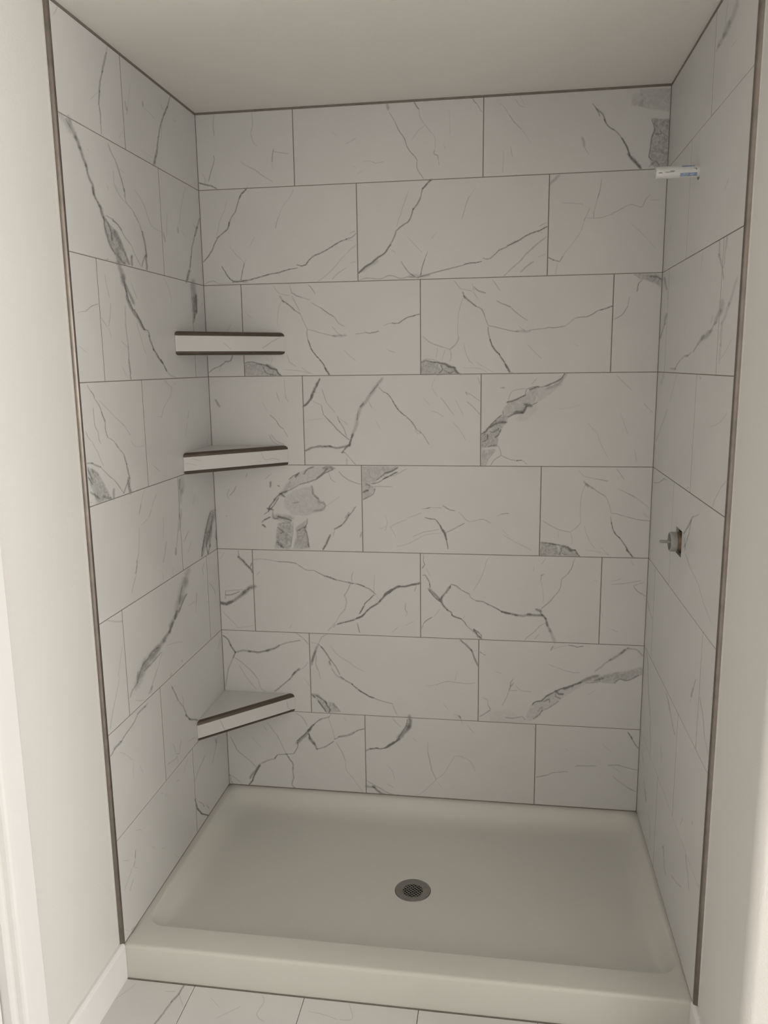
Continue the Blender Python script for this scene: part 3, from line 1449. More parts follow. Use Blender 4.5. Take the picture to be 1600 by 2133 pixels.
BACK = Surf((0, -1, 0), (0, 0, 0), lambda p: (p.x, p.z), lambda a, b, d: Vector((a, -d, b)))
LEFT = Surf((1, 0, 0), (0, 0, 0), lambda p: (p.y, p.z), lambda a, b, d: Vector((d, a, b)))
RIGHT = Surf((-1, 0, 0), (W, 0, 0), lambda p: (p.y, p.z), lambda a, b, d: Vector((W - d, a, b)))
FLOOR = Surf((0, 0, 1), (0, 0, 0), lambda p: (p.x, p.y), lambda a, b, d: Vector((a, b, d)))
SHELVES = [  # leg on left wall, leg on back wall, top z, bottom z
    (0.273, 0.280, 1.7855, 1.7113), (0.263, 0.279, 1.4024, 1.3321), (0.278, 0.271, 0.4866, 0.4147)]


def shelf_surf(La, Lb):
    e = Vector((Lb, La, 0)).normalized()
    n = Vector((La, -Lb, 0)).normalized()
    p0 = Vector((0, -La, 0))
    return Surf(n, p0, lambda p: ((p - p0).dot(e), p.z), lambda a, b, d: p0 + e * a + n * d + Vector((0, 0, b)))


SURF = {'B': BACK, 'L': LEFT, 'R': RIGHT, 'F': FLOOR}
for _k, _s in zip('123', SHELVES):
    SURF[_k] = shelf_surf(_s[0], _s[1])


def catmull(pts, step):
    if len(pts) == 2:
        P = [pts[0], pts[0], pts[1], pts[1]]
    else:
        P = [pts[0]] + pts + [pts[-1]]
    out = []
    for i in range(1, len(P) - 2):
        p0, p1, p2, p3 = P[i - 1], P[i], P[i + 1], P[i + 2]
        L = math.dist(p1, p2)
        n = max(1, int(L / step))
        for k in range(n):
            t = k / n
            out.append(tuple(0.5 * ((2 * p1[j]) + (-p0[j] + p2[j]) * t + (2 * p0[j] - 5 * p1[j] + 4 * p2[j] - p3[j]) * t * t
                       + (-p0[j] + 3 * p1[j] - 3 * p2[j] + p3[j]) * t ** 3) for j in (0, 1)))
    out.append(P[-2])
    return out


def stroke(S, pts, w, dark):
    c = catmull(pts, 5.0)
    n = len(c)
    if n < 3:
        c = [c[0], ((c[0][0] + c[-1][0]) / 2, (c[0][1] + c[-1][1]) / 2), c[-1]]
        n = 3
    if w >= 5:                          # let broad strokes overlap where they meet
        for a, q in ((0, 1), (-1, -2)):
            dx, dy = c[a][0] - c[q][0], c[a][1] - c[q][1]
            l = math.hypot(dx, dy) or 1
            e = (c[a][0] + dx / l * 0.5 * w, c[a][1] + dy / l * 0.5 * w)
            c = [e] + c if a == 0 else c + [e]
        n = len(c)
    rows = []
    jit, kl, kr = 0.0, 1.0, 1.0
    for i, (x, y) in enumerate(c):
        a, b = c[max(0, i - 1)], c[min(n - 1, i + 1)]
        dx, dy = b[0] - a[0], b[1] - a[1]
        l = math.hypot(dx, dy) or 1
        nx, ny = -dy / l, dx / l
        jit = 0.5 * jit + random.uniform(-0.5, 0.5) * (0.35 + 0.12 * w)
        e = min(1, 0.68 + 2.0 * min(i, n - 1 - i) / (n - 1))
        kl = 0.6 * kl + 0.4 * random.uniform(0.6, 1.4)
        kr = 0.6 * kr + 0.4 * random.uniform(0.6, 1.4)
        hl, hr = 0.5 * w * e * kl, 0.5 * w * e * kr
        x, y = x + nx * jit, y + ny * jit
        rows.append((S.px(x - nx * hl, y - ny * hl), S.px(x, y), S.px(x + nx * hr, y + ny * hr)))
    S.level += 1
    fade = 1.0 if w < 5 else 0.45      # broad strokes fade out at their ends
    for i, ((l0, m0, r0), (l1, m1, r1)) in enumerate(zip(rows, rows[1:])):
        c0, c1 = (fade if i == 0 else 1.0), (fade if i == len(rows) - 2 else 1.0)
        for A, B in (((l0, 0), (l1, 0)), ((r0, 0), (r1, 0))):
            q = [(*A[0], 0.0), (*m0, c0), (*m1, c1), (*B[0], 0.0)]
            S.tris.append((q[0], q[1], q[2], dark, 0.0, S.level))
            S.tris.append((q[0], q[2], q[3], dark, 0.0, S.level))


def patch(S, pts, dark):
    P = []
    for i, p in enumerate(pts):
        q = pts[(i + 1) % len(pts)]
        n = max(1, int(math.dist(p, q) / 7))
        for k in range(n):
            t = k / n
            j = 1.2 if k else 0.0
            P.append((p[0] + (q[0] - p[0]) * t + random.uniform(-j, j), p[1] + (q[1] - p[1]) * t + random.uniform(-j, j)))
    n = len(P)
    area = sum(P[k][0] * P[(k + 1) % n][1] - P[(k + 1) % n][0] * P[k][1] for k in range(n)) / 2
    sg = 1 if area > 0 else -1
    soft = min(5.0, 0.16 * math.sqrt(abs(area)))
    Q, O = [], []
    for k in range(n):
        a, c = P[k - 2], P[(k + 2) % n]
        dx, dy = c[0] - a[0], c[1] - a[1]
        l = math.hypot(dx, dy) or 1
        nx, ny = -sg * dy / l * soft, sg * dx / l * soft
        Q.append((P[k][0] + nx * 0.5, P[k][1] + ny * 0.5))
        O.append((P[k][0] - nx * 0.5, P[k][1] - ny * 0.5))
    ab, iq = [S.px(*p) for p in O], [S.px(*p) for p in Q]
    S.level += 1
    for k in range(n):
        k2 = (k + 1) % n
        q = [(*ab[k], 0.0), (*ab[k2], 0.0), (*iq[k2], 1.0), (*iq[k], 1.0)]
        S.tris.append((q[0], q[1], q[2], dark, 1.0, S.level))
        S.tris.append((q[0], q[2], q[3], dark, 1.0, S.level))
    for t in tessellate_polygon([[Vector((a, c, 0)) for a, c in iq]]):
        S.tris.append(tuple((*iq[k], 1.0) for k in t) + (dark, 1.0, S.level))


for key, text in PRINT.items():
    k, ox, oy, sc = key.split()
    ox, oy, sc = float(ox), float(oy), float(sc)
    for ln in text.strip().splitlines():
        head, body = ln.split(':')
        pts = []
        for t in body.split():
            x, y = t.split(',')[:2]
            pts.append((ox + float(x) / sc, oy + float(y) / sc))
        h = head.split()
        if h[0] == 'P':
            patch(SURF[k], pts, float(h[1]))
        else:
            stroke(SURF[k], pts, max(2.8, float(h[0]) / sc * 1.75), min(1.0, float(h[1]) * 1.08))


def clip(poly, a0, a1, b0, b1):
    for ax, lim, sg in ((0, a0, 1), (0, a1, -1), (1, b0, 1), (1, b1, -1)):
        out = []
        for i, p in enumerate(poly):
            q = poly[(i + 1) % len(poly)]
            dp, dq = (p[ax] - lim) * sg, (q[ax] - lim) * sg
            if dp >= 0:
                out.append(p)
            if (dp >= 0) != (dq >= 0):
                t = dp / (dp - dq)
                out.append(tuple(p[j] + (q[j] - p[j]) * t for j in range(3)))
        poly = out
        if len(poly) < 3:
            return []
    return poly


TILE_T = 0.0085


def make_tile(name, S, a0, a1, b0, b1, parent, hole=None, thick=TILE_T, bev=0.0007):
    """one tile: bevelled slab (with a cut-out if hole) and the marble print on its face"""
    v, f, fm = [], [], []
    P = S.pos

    def quad(pp, m=0):
        n = len(v)
        v.extend(pp)
        f.append(tuple(range(n, n + len(pp))))
        fm.append(m)
    if hole is None:
        rb = [(a0, b0), (a1, b0), (a1, b1), (a0, b1)]
        ri = [(a0 + bev, b0 + bev), (a1 - bev, b0 + bev), (a1 - bev, b1 - bev), (a0 + bev, b1 - bev)]
        v += [P(*p, -thick) for p in rb] + [P(*p, -bev) for p in rb] + [P(*p, 0) for p in ri]
        f += [(3, 2, 1, 0), (8, 9, 10, 11)]
        for k in range(4):
            f.append((k, (k + 1) % 4, 4 + (k + 1) % 4, 4 + k))
            f.append((4 + k, 4 + (k + 1) % 4, 8 + (k + 1) % 4, 8 + k))
        fm += [0] * len(f)
    else:
        kind, ha, hb, hw, hh = hole
        ca, cb = [a0, ha - hw, ha + hw, a1], [b0, hb - hh, hb + hh, b1]
        for i in range(3):
            for j in range(3):
                if (i, j) != (1, 1):
                    quad([P(ca[i], cb[j], 0), P(ca[i + 1], cb[j], 0), P(ca[i + 1], cb[j + 1], 0), P(ca[i], cb[j + 1], 0)])
        if kind == 'rect':
            rim = [(ha - hw, hb - hh), (ha + hw, hb - hh), (ha + hw, hb + hh), (ha - hw, hb + hh)]
        else:
            N, rim = 32, []
            sq = []
            for k in range(N):
                an = 2 * math.pi * k / N
                c, s_ = math.cos(an), math.sin(an)
                rim.append((ha + 0.9 * hw * c, hb + 0.9 * hh * s_))
                r = 1 / max(abs(c), abs(s_))
                sq.append((ha + hw * c * r, hb + hh * s_ * r))
            for k in range(N):
                k2 = (k + 1) % N
                quad([P(*sq[k], 0), P(*sq[k2], 0), P(*rim[k2], 0), P(*rim[k], 0)])
        for k in range(len(rim)):
            p, q = rim[k], rim[(k + 1) % len(rim)]
            quad([P(*p, 0), P(*q, 0), P(*q, -thick), P(*p, -thick)])
        out = [(a0, b0), (a1, b0), (a1, b1), (a0, b1)]
        for k in range(4):
            p, q = out[k], out[(k + 1) % 4]
            quad([P(*p, -thick), P(*q, -thick), P(*q, 0), P(*p, 0)])
    attr = [(0, 0, 0)] * len(v)
    lv = {}
    for t in S.tris:
        aa = (t[0][0], t[1][0], t[2][0])
        bb = (t[0][1], t[1][1], t[2][1])
        if max(aa) < a0 or min(aa) > a1 or max(bb) < b0 or min(bb) > b1:
            continue
        pl = clip(list(t[:3]), a0 + bev, a1 - bev, b0 + bev, b1 - bev)
        if not pl:
            continue
        if hole:
            ma, mb = sum(p[0] for p in pl) / len(pl), sum(p[1] for p in pl) / len(pl)
            if abs(ma - hole[1]) < hole[3] and abs(mb - hole[2]) < hole[4]:
                continue
        d = 0.0001 + 0.00001 * lv.setdefault(t[5], len(lv))
        n = len(v)
        v += [P(p[0], p[1], d) for p in pl]
        attr += [(p[2], t[3], t[4]) for p in pl]
        f.append(tuple(range(n, n + len(pl))))
        fm.append(1)
    return make(name, v, f, [M['tile'], M['vein']], parent, origin=P((a0 + a1) / 2, (b0 + b1) / 2, -thick),
                fmat=fm, attr=attr, recalc=False)


# ------------------------------------------------------------------ room shell
ZC = 2.4935                       # ceiling
ZB = 0.1065                       # lower edge of the wall tile
ZT = ZC - 0.0065                  # upper edge of the wall tile, under the metal strip
PAINT = 0.0115                    # painted wall lies this far behind the tile face
FL, FR = -0.862, -0.8745          # front edge of the tile, left and right
XL, XR = -PAINT, W + PAINT
WING = -1.200                     # end of the short wall on the right

g = G(); g.box(-0.16, ROOM_X1 + 0.16, ROOM_Y0 - 0.16, 0.16, ZC, ZC + 0.08)
tag(g.obj('ceiling', M['ceil']), 'matt off-white painted ceiling over shower and bathroom', kind='structure')

g = G(); g.box(XL, ROOM_X1, ROOM_Y0, 0.0 + PAINT, -0.10, -0.010)
floor = tag(g.obj('floor', M['grout']), 'bathroom floor of white marble-look tiles with thin dark joints', kind='structure')

g = G(); g.box(XL - 0.12, XR + 0.12, PAINT, 0.13, 0, ZC)
wall_back = tag(g.obj('wall_back', M['paint']), 'rear wall of the shower, tiled in large white marble-look tiles', kind='structure')

# left wall, with the doorway cut out of it
DY0, DY1, DZ = -2.13, -1.318, 2.04
g = G()
for (y0, y1, z0, z1) in ((DY1, PAINT, 0, ZC), (ROOM_Y0, DY0, 0, ZC), (DY0, DY1, DZ, ZC)):
    g.box(XL - 0.12, XL, y0, y1, z0, z1)
wall_left = tag(g.obj('wall_left', M['paint']), 'left wall, painted near the door and tiled inside the shower', kind='structure')

# short right wall with a rounded drywall corner, cut open behind the valve and the shower pipe
poly = [(XR, PAINT), (XR, WING + 0.022)]
for k in range(1, 9):
    an = math.pi / 2 * k / 8
    poly.append((XR + 0.022 - 0.022 * math.cos(an), WING + 0.022 - 0.022 * math.sin(an)))
poly += [(ROOM_X1, WING), (ROOM_X1, PAINT)]
g = G(); g.prism(poly, lambda p, q, t: (p, q, t), 0, ZC)
wall_right = tag(g.obj('wall_right', [M['paint'], M['navy']], smooth=True, sharp=20, origin=(XR, WING, 0)),
                 'short right wall, tiled inside the shower and painted with a rounded end', kind='structure')
VALVE = Vector((W, -0.4305, 1.1800))
PIPE = Vector((W, -0.4275, 2.1510))
g = G()
g.box(XR - 0.02, XR + 0.09, VALVE.y - 0.0385, VALVE.y + 0.0385, VALVE.z - 0.0365, VALVE.z + 0.0365)
g.lathe([(0.0175, -0.02), (0.0175, 0.09)], (XR, PIPE.y, PIPE.z - 0.004), (1, 0, 0), 32)
cutter = g.obj('cutter', M['navy'], origin=(0, 0, 0))
md = wall_right.modifiers.new('cut', 'BOOLEAN')
md.operation = 'DIFFERENCE'
md.object = cutter
md.solver = 'EXACT'
bpy.context.view_layer.update()
_me = bpy.data.meshes.new_from_object(wall_right.evaluated_get(bpy.context.evaluated_depsgraph_get()))
wall_right.modifiers.clear()
wall_right.data = _me
bpy.data.objects.remove(cutter, do_unlink=True)
while len(_me.materials) < 2:
    _me.materials.append(M['navy'])
for p in _me.polygons:
    c = wall_right.location + p.center
    inside = XR + 0.001 < c.x < XR + 0.1 and -0.6 < c.y < -0.3 and 0.2 < c.z < 2.4
    p.material_index = 1 if inside else 0
    if inside:
        p.use_smooth = False

g = G()
x0, x1, z0, z1 = WIN_REAR
for b in ((XL - 0.12, x0, 0, ZC), (x1, ROOM_X1 + 0.12, 0, ZC), (x0, x1, 0, z0), (x0, x1, z1, ZC)):
    g.box(b[0], b[1], ROOM_Y0 - 0.12, ROOM_Y0, b[2], b[3])
tag(g.obj('wall_rear', M['paint']), 'painted bathroom wall behind the camera with a window', kind='structure')
g = G()
y0, y1, z0, z1 = WIN_SIDE
for b in ((ROOM_Y0, y0, 0, ZC), (y1, PAINT, 0, ZC), (y0, y1, 0, z0), (y0, y1, z1, ZC)):
    g.box(ROOM_X1, ROOM_X1 + 0.12, b[0], b[1], b[2], b[3])
tag(g.obj('wall_side', M['paint']), 'painted bathroom side wall with a window', kind='structure')


def window(name, label, axis, c0, c1, z0, z1):
    def bx(gg, p0, p1, q0, q1, d0, d1):
        if axis == 'y':
            gg.box(p0, p1, ROOM_Y0 - d1, ROOM_Y0 - d0, q0, q1)
        else:
            gg.box(ROOM_X1 + d0, ROOM_X1 + d1, p0, p1, q0, q1)
    gg = G()
    for r in ((c0, c0 + .05, z0, z1), (c1 - .05, c1, z0, z1), (c0 + .05, c1 - .05, z0, z0 + .05), (c0 + .05, c1 - .05, z1 - .05, z1)):
        bx(gg, *r, 0.03, 0.09)
    o = tag(gg.obj(name, M['white']), label, kind='structure')
    gg = G(); bx(gg, c0 + .05, c1 - .05, z0 + .05, z1 - .05, 0.06, 0.066)
    gg.obj('pane', M['glass'], o)


window('window_1', 'white framed window in the bathroom side wall', 'x', *WIN_SIDE)
window('window_2', 'white framed window in the rear bathroom wall', 'y', *WIN_REAR)

# ------------------------------------------------------------------ wall tiles
GAP, GAPV, GAPS = 0.0020, 0.0026, 0.0025     # joints: level, upright on the back wall, upright on the side walls
JZ = [2.253 - 0.3064 * k for k in range(7)]
ROWZ = [(ZT, JZ[0])] + [(JZ[k], JZ[k + 1]) for k in range(6)] + [(JZ[6], ZB)]
BJ = [[.3294, .9422], [.5348, 1.1487], [.1318, .7415, 1.3562], [.3354, .9424], [.5349, 1.1443], [.1305, .7374, 1.352], [.3313, .9425], [.531, 1.1461]]
LJ = [[-.5257], [-.3187], [-.7338, -.1104], [-.5231], [-.3121], [-.7369, -.1075], [-.5372], [-.3248]]
RJ = [[-.5275], [-.330], [-.720, -.1075], [-.533], [-.3325], [-.750, -.122], [-.544], [-.325]]


def tile_wall(S, parent, lo, hi, joints):
    h = GAP / 2
    hv = (GAPV if S is BACK else GAPS) / 2
    gg = G()

    def strip(a0, a1, b0, b1, rec=0.0011):
        gg.prism([(a0, b0), (a1, b0), (a1, b1), (a0, b1)], lambda p, q, t: S.pos(p, q, t), -PAINT, -rec)
    for r, (zt, zb) in enumerate(ROWZ):
        t0 = zt if r == 0 else zt - h
        b0 = zb if r == 7 else zb + h
        cuts = [lo] + sorted(joints[r]) + [hi]
        for i in range(len(cuts) - 1):
            a0 = cuts[i] + (hv if i else (h if S is BACK else 0.0020))
            a1 = cuts[i + 1] - (hv if i + 2 < len(cuts) else (h if S is BACK else 0.0))
            hole = None
            if S is RIGHT:
                if r == 4 and a0 < VALVE.y < a1:
                    hole = ('rect', VALVE.y, VALVE.z, 0.0385, 0.0365)
                if r == 1 and a0 < PIPE.y < a1:
                    hole = ('round', PIPE.y, PIPE.z - 0.004, 0.0195, 0.0195)
            make_tile('tile', S, a0, a1, b0, t0, parent, hole)
            if i:
                strip(cuts[i] - hv, cuts[i] + hv, b0, t0, 0.0011 if S is BACK else 0.0002)
        if r < 7:
            strip(lo, hi, zb - h, zb + h)
    if S is BACK:
        strip(lo - h, lo + h, ZB, ZT, 0.0006)
        strip(hi - h, hi + h, ZB, ZT, 0.0006)
    else:
        strip(lo, lo + 0.0020, ZB, ZT, 0.0030)
    # caulked joint along the pan
    strip(lo, hi, ZB - 0.0036, ZB, 0.0006)
    gg.obj('grout', M['grout'], parent)


tile_wall(BACK, wall_back, 0.0004, W - 0.0004, BJ)
tile_wall(LEFT, wall_left, FL, -0.0003, LJ)
tile_wall(RIGHT, wall_right, FR, -0.0003, RJ)

# ------------------------------------------------------------------ metal edge strips
def edge_trim(name, yf, sgn, xt, label):
    """quarter-round metal strip closing the front edge of the tile; sgn: +1 left wall, -1 right wall"""
    r = 0.0112
    prof = [(0.0006, 0.0002), (0.0006, 0.0)]
    for k in range(0, 9):
        an = math.pi / 2 * k / 8
        prof.append((0.0006 - r + r * math.cos(an), -r * math.sin(an)))
    prof.append((0.0006 - r, 0.0002))
    gg = G()
    zs = [(0.1045, 0.55), (0.1062, 0.85), (0.110, 1.0), (ZC, 1.0)]
    n = len(prof)
    vv, ff = [], []
    for z, s_ in zs:
        for p, q in prof:
            cx, cy = 0.0006 - r / 2, -r / 2
            vv.append((xt + sgn * (cx + (p - cx) * s_), yf + cy + (q - cy) * s_, z))
    for i in range(len(zs) - 1):
        for k in range(n):
            ff.append((i * n + k, i * n + (k + 1) % n, (i + 1) * n + (k + 1) % n, (i + 1) * n + k))
    ff += [tuple(range(n)), tuple((len(zs) - 1) * n + k for k in range(n))]
    gg.add(vv, ff)
    o = gg.obj(name, M['bronze'], smooth=True, sharp=45, origin=(xt, yf, 0.1045))
    gc = G()
    gc.box(min(xt - sgn * PAINT, xt - sgn * (PAINT - 0.0025)), max(xt - sgn * PAINT, xt - sgn * (PAINT - 0.0025)),
           yf - r - 0.0028, yf - r + 0.0005, 0.112, ZC)
    gc.obj('caulk_bead', M['caulk'], o)
    return tag(o, label, kind='structure')


edge_trim('trim_1', FL, 1, 0.0, 'rounded brown metal edge strip up the front of the left shower wall')
edge_trim('trim_2', FR, -1, W, 'rounded brown metal edge strip up the front of the right shower wall')
for nm, b, lb in (('trim_3', (0.0, W, -0.0012, PAINT), 'thin brown metal strip between ceiling and back shower tiles'),):
    g = G(); g.box(b[0], b[1], b[2], b[3], ZT, ZC)
    tag(g.obj(nm, M['strip']), lb, kind='structure')
g = G(); g.box(XL, 0.0012, FL, -0.0012, ZT, ZC)
tag(g.obj('trim_4', M['strip']), 'thin brown metal strip between ceiling and left shower tiles', kind='structure')
g = G(); g.box(W - 0.0012, XR, FR, -0.0012, ZT, ZC)
tag(g.obj('trim_5', M['strip']), 'thin brown metal strip between ceiling and right shower tiles', kind='structure')

# ------------------------------------------------------------------ shower pan
PY0, PY1, RIM = -0.866, 0.004, 0.1030
DR = Vector((0.7553, -0.4414, 0.040))


def rrect(x0, x1, y0, y1, r, z, n=10, side=14):
    """rounded rectangle loop, counter-clockwise, with evenly split sides"""
    out = []
    cs = [(x1 - r, y0 + r, -90), (x1 - r, y1 - r, 0), (x0 + r, y1 - r, 90), (x0 + r, y0 + r, 180)]
    for i, (cx, cy, a) in enumerate(cs):
        arc = [(cx + r * math.cos(math.radians(a + 90 * k / n)), cy + r * math.sin(math.radians(a + 90 * k / n))) for k in range(n + 1)]
        out += arc
        nx, ny, na = cs[(i + 1) % 4]
        q = (nx + r * math.cos(math.radians(na)), ny + r * math.sin(math.radians(na)))
        p = arc[-1]
        out += [(p[0] + (q[0] - p[0]) * k / side, p[1] + (q[1] - p[1]) * k / side) for k in range(1, side)]
    return [(x, y, z) for x, y in out]


loops = []
ox0, ox1 = -0.0065, W + 0.0065
loops.append(rrect(ox0, ox1, PY0, PY1, 0.003, 0.0))
for dz, ins in ((-0.011, 0.0), (-0.0065, 0.0008), (-0.003, 0.0028), (-0.0008, 0.0060), (0.0, 0.0105)):
    loops.append(rrect(ox0 + ins * 0.1, ox1 - ins * 0.1, PY0 + ins, PY1 - ins * 0.1, 0.003 + ins * 0.1, RIM + dz))
ix0, ix1, iy0, iy1 = 0.019, W - 0.012, -0.779, -0.014
for ins, dz in ((-0.006, 0.0), (0.0, -0.0006), (0.004, -0.004), (0.010, -0.010), (0.020, -0.024), (0.032, -0.038), (0.046, -0.048), (0.064, -0.0545), (0.088, -0.0575), (0.115, -0.0585)):
    lp = rrect(ix0 + ins, ix1 - ins, iy0 + ins * (0.10 if ins > 0 else 1.0), iy1 - ins, 0.055 + ins * 0.3, RIM + dz)
    out = []
    for x, y, z in lp:      # side slopes get steeper towards the threshold
        t = min(1.0, max(0.0, (y - iy0) / 0.30))
        k = 0.75 * (1 - t * t * (3 - 2 * t)) * max(ins, 0.0)
        s_ = min(1.0, max(-1.0, (x - W / 2) / (W / 2 - 0.2)))
        out.append((x + k * s_, y, z))
    loops.append(out)
last = loops[-1]
for t in (0.25, 0.5, 0.72, 0.88, 1.0):
    lp = []
    for x, y, z in last:
        d = Vector((x - DR.x, y - DR.y))
        c = Vector((DR.x, DR.y)) + d.normalized() * 0.0575
        lp.append((x + (c.x - x) * t, y + (c.y - y) * t, z + (DR.z - z) * t))
    loops.append(lp)
for rr, z in ((0.0562, DR.z - 0.002), (0.0562, DR.z - 0.03)):
    lp = []
    for x, y, _z in last:
        d = Vector((x - DR.x, y - DR.y)).normalized() * rr
        lp.append((DR.x + d.x, DR.y + d.y, z))
    loops.append(lp)
N = len(loops[0])
vv = [p for lp in loops for p in lp]
ff = []
for i in range(len(loops) - 1):
    for k in range(N):
        ff.append((i * N + k, i * N + (k + 1) % N, (i + 1) * N + (k + 1) % N, (i + 1) * N + k))
pan = make('shower_pan', vv, ff, M['pan'], smooth=True, sharp=50, origin=(W / 2, PY0, 0))
tag(pan, 'cream white moulded shower pan with raised front threshold between the tiled walls', 'shower pan')
g = G(); g.box(0.003, W - 0.003, PY0 - 0.0034, PY0 - 0.0002, -0.006, 0.0010)
g.obj('caulk_line', M['grout'], pan)

# drain
drain = empty('floor_drain', DR - Vector((0, 0, 0.03)))
tag(drain, 'round grey metal shower drain with a grid of small square holes', 'drain')
g = G()
g.lathe([(0.0556, -0.012), (0.0556, -0.0012), (0.0546, 0.0), (0.0515, -0.0004), (0.044, -0.0014), (0.0362, -0.0019), (0.0362, -0.0045), (0.048, -0.012)], DR, (0, 0, 1), 48, close=False)
g.obj('flange', M['steel'], drain, smooth=True, sharp=40)
g = G()
g.lathe([(0.0375, -0.028), (0.0375, -0.005)], DR, (0, 0, 1), 32, close=False)
g.lathe([(0.0001, -0.028), (0.0375, -0.028)], DR, (0, 0, 1), 32, close=False)
g.obj('drain_cup', M['black'], drain)
g = G()
RG, pitch, bar = 0.0363, 0.0085, 0.00115
ca, sa = math.cos(math.radians(45)), math.sin(math.radians(45))
zt, zb = DR.z - 0.0019, DR.z - 0.0042
for fam in (0, 1):
    for k in range(-4, 5):
        off = k * pitch
        hl = math.sqrt(max(0, RG * RG - off * off))
        pts = [(-hl, off - bar), (hl, off - bar), (hl, off + bar), (-hl, off + bar)]
        out = []
        for p, q in pts:
            if fam:
                p, q = -q, p
            out.append((DR.x + p * ca - q * sa, DR.y + p * sa + q * ca))
        g.prism(out, lambda p, q, t: (p, q, t), zb - 0.0002 * fam, zt - 0.0002 * fam)
# rim filling the outer row
g.lathe([(0.0315, -0.0021), (0.0363, -0.0020), (0.0363, -0.0042), (0.0315, -0.0042), (0.0315, -0.0021)], DR, (0, 0, 1), 40, close=False)
g.obj('grate', M['steel'], drain)

# ------------------------------------------------------------------ corner shelves
SL = ['marble corner shelf with brown metal edges, highest of the three in the corner',
      'marble corner shelf with brown metal edges, middle one of the three in the corner',
      'marble corner shelf with brown metal edges, lowest one just above the shower pan']
for si, (La, Lb, zt, zb) in enumerate(SHELVES):
    e0 = 0.0004
    root = empty('corner_shelf', (e0, -e0, zb))
    tag(root, SL[si], 'shelf', 'tiled corner shelves in the left back corner')
    hgt = La * Lb / math.hypot(La, Lb)      # distance corner -> front line
    S = SURF['123'[si]]

    def ends(n):
        s_ = 1 - n / hgt
        return Vector((e0, -La * s_, 0)), Vector((Lb * s_, -e0, 0))

    def tri(gg, n, z0, z1):
        a, b = ends(n)
        gg.prism([(e0, -e0), (a.x, a.y), (b.x, b.y)], lambda p, q, t: (p, q, t), z0, z1)
    g = G(); tri(g, 0.0115, zt - 0.0085, zt - 0.0006)
    g.obj('shelf_top', M['tile'], root)
    g = G(); tri(g, 0.010, zb + 0.0006, zb + 0.0085)
    g.obj('shelf_underside', M['tile'], root)
    g = G(); tri(g, 0.012, zb + 0.0085, zt - 0.0085)
    g.obj('core', M['grout'], root)
    lenf = math.hypot(La, Lb)
    make_tile('front_tile', S, 0.0022, lenf - 0.0022, zb + 0.0116, zt - 0.0134, root, bev=0.0005, thick=0.008)
    for zz, sg in ((zt, -1), (zb, 1)):
        r = 0.0122 if sg < 0 else 0.0104
        prof = [(0.0125, 0.0), (r, 0.0)]
        for k in range(1, 8):
            an = math.pi / 2 * k / 8
            prof.append((r - r * math.sin(an), sg * (r - r * math.cos(an))))
        prof += [(-0.0003, sg * r), (0.0125, sg * r)]
        vv, ff = [], []
        n = len(prof)
        lines = [ends(p) for p, q in prof]
        mid = [(a + b) / 2 for a, b in lines]
        cm = sum((m for m in mid), Vector((0, 0, 0))) / n
        cz = zz + sg * r / 2
        for t, s_ in ((0.0, 0.55), (0.006, 0.93), (0.014, 1.0), (0.986, 1.0), (0.994, 0.93), (1.0, 0.55)):
            for (p, q), (a, b) in zip(prof, lines):
                pt = a + (b - a) * t
                am, bm_ = ends(r / 2)
                c = am + (bm_ - am) * t
                z = cz + (zz + q - cz) * s_
                # rounded ends: pull the section towards its middle
                pt = c + (pt - c) * (s_ if s_ < 1 else 1)
                pt.x = max(pt.x, e0); pt.y = min(pt.y, -e0)
                vv.append((pt.x, pt.y, z))
        for i in range(5):
            for k in range(n):
                ff.append((i * n + k, i * n + (k + 1) % n, (i + 1) * n + (k + 1) % n, (i + 1) * n + k))
        ff += [tuple(range(n)), tuple(5 * n + k for k in range(n))]
        make('edge_trim', vv, ff, M['bronze_dark'], root, smooth=True, sharp=45)

# ------------------------------------------------------------------ roughed-in valve and shower pipe on the right wall
valve = empty('shower_valve', VALVE + Vector((0.03, 0, 0)))
tag(valve, 'unfinished grey shower valve poking out of a square hole in the right wall', 'valve')
AX = (-1, 0, 0)
g = G()
g.lathe([(0.0262, 0.0062), (0.0278, 0.0072), (0.0282, 0.018), (0.0272, 0.0235), (0.0262, 0.0245), (0.0236, 0.0245), (0.0230, 0.0125), (0.0001, 0.0125)], VALVE, AX, 40, close=False)
g.obj('sleeve', M['plastic'], valve, smooth=True, sharp=35)
g = G()
g.lathe([(0.0272, -0.060), (0.0272, 0.0050), (0.0265, 0.0060), (0.0255, 0.0060)], VALVE, AX, 40, close=False)
for k in range(6):
    an = k * math.pi / 3
    g.box(VALVE.x + 0.0045, VALVE.x + 0.03, VALVE.y + 0.0272 * math.cos(an) - 0.002, VALVE.y + 0.0272 * math.cos(an) + 0.002,
          VALVE.z + 0.0272 * math.sin(an) - 0.002, VALVE.z + 0.0272 * math.sin(an) + 0.002)
g.obj('collar', M['brass'], valve, smooth=True, sharp=35)
g = G()
g.lathe([(0.0125, 0.0127), (0.0125, 0.015), (0.009, 0.0175), (0.0055, 0.018), (0.0050, 0.030), (0.0040, 0.031), (0.0040, 0.049), (0.0032, 0.0505), (0.0001, 0.0505)], VALVE, AX, 20, close=False)
for k in range(10):
    an = k * math.pi / 5
    cy, cz = VALVE.y + 0.004 * math.cos(an), VALVE.z + 0.004 * math.sin(an)
    g.box(VALVE.x - 0.0485, VALVE.x - 0.032, cy - 0.0005, cy + 0.0005, cz - 0.0005, cz + 0.0005)
g.obj('stem', M['plastic'], valve, smooth=True, sharp=35)

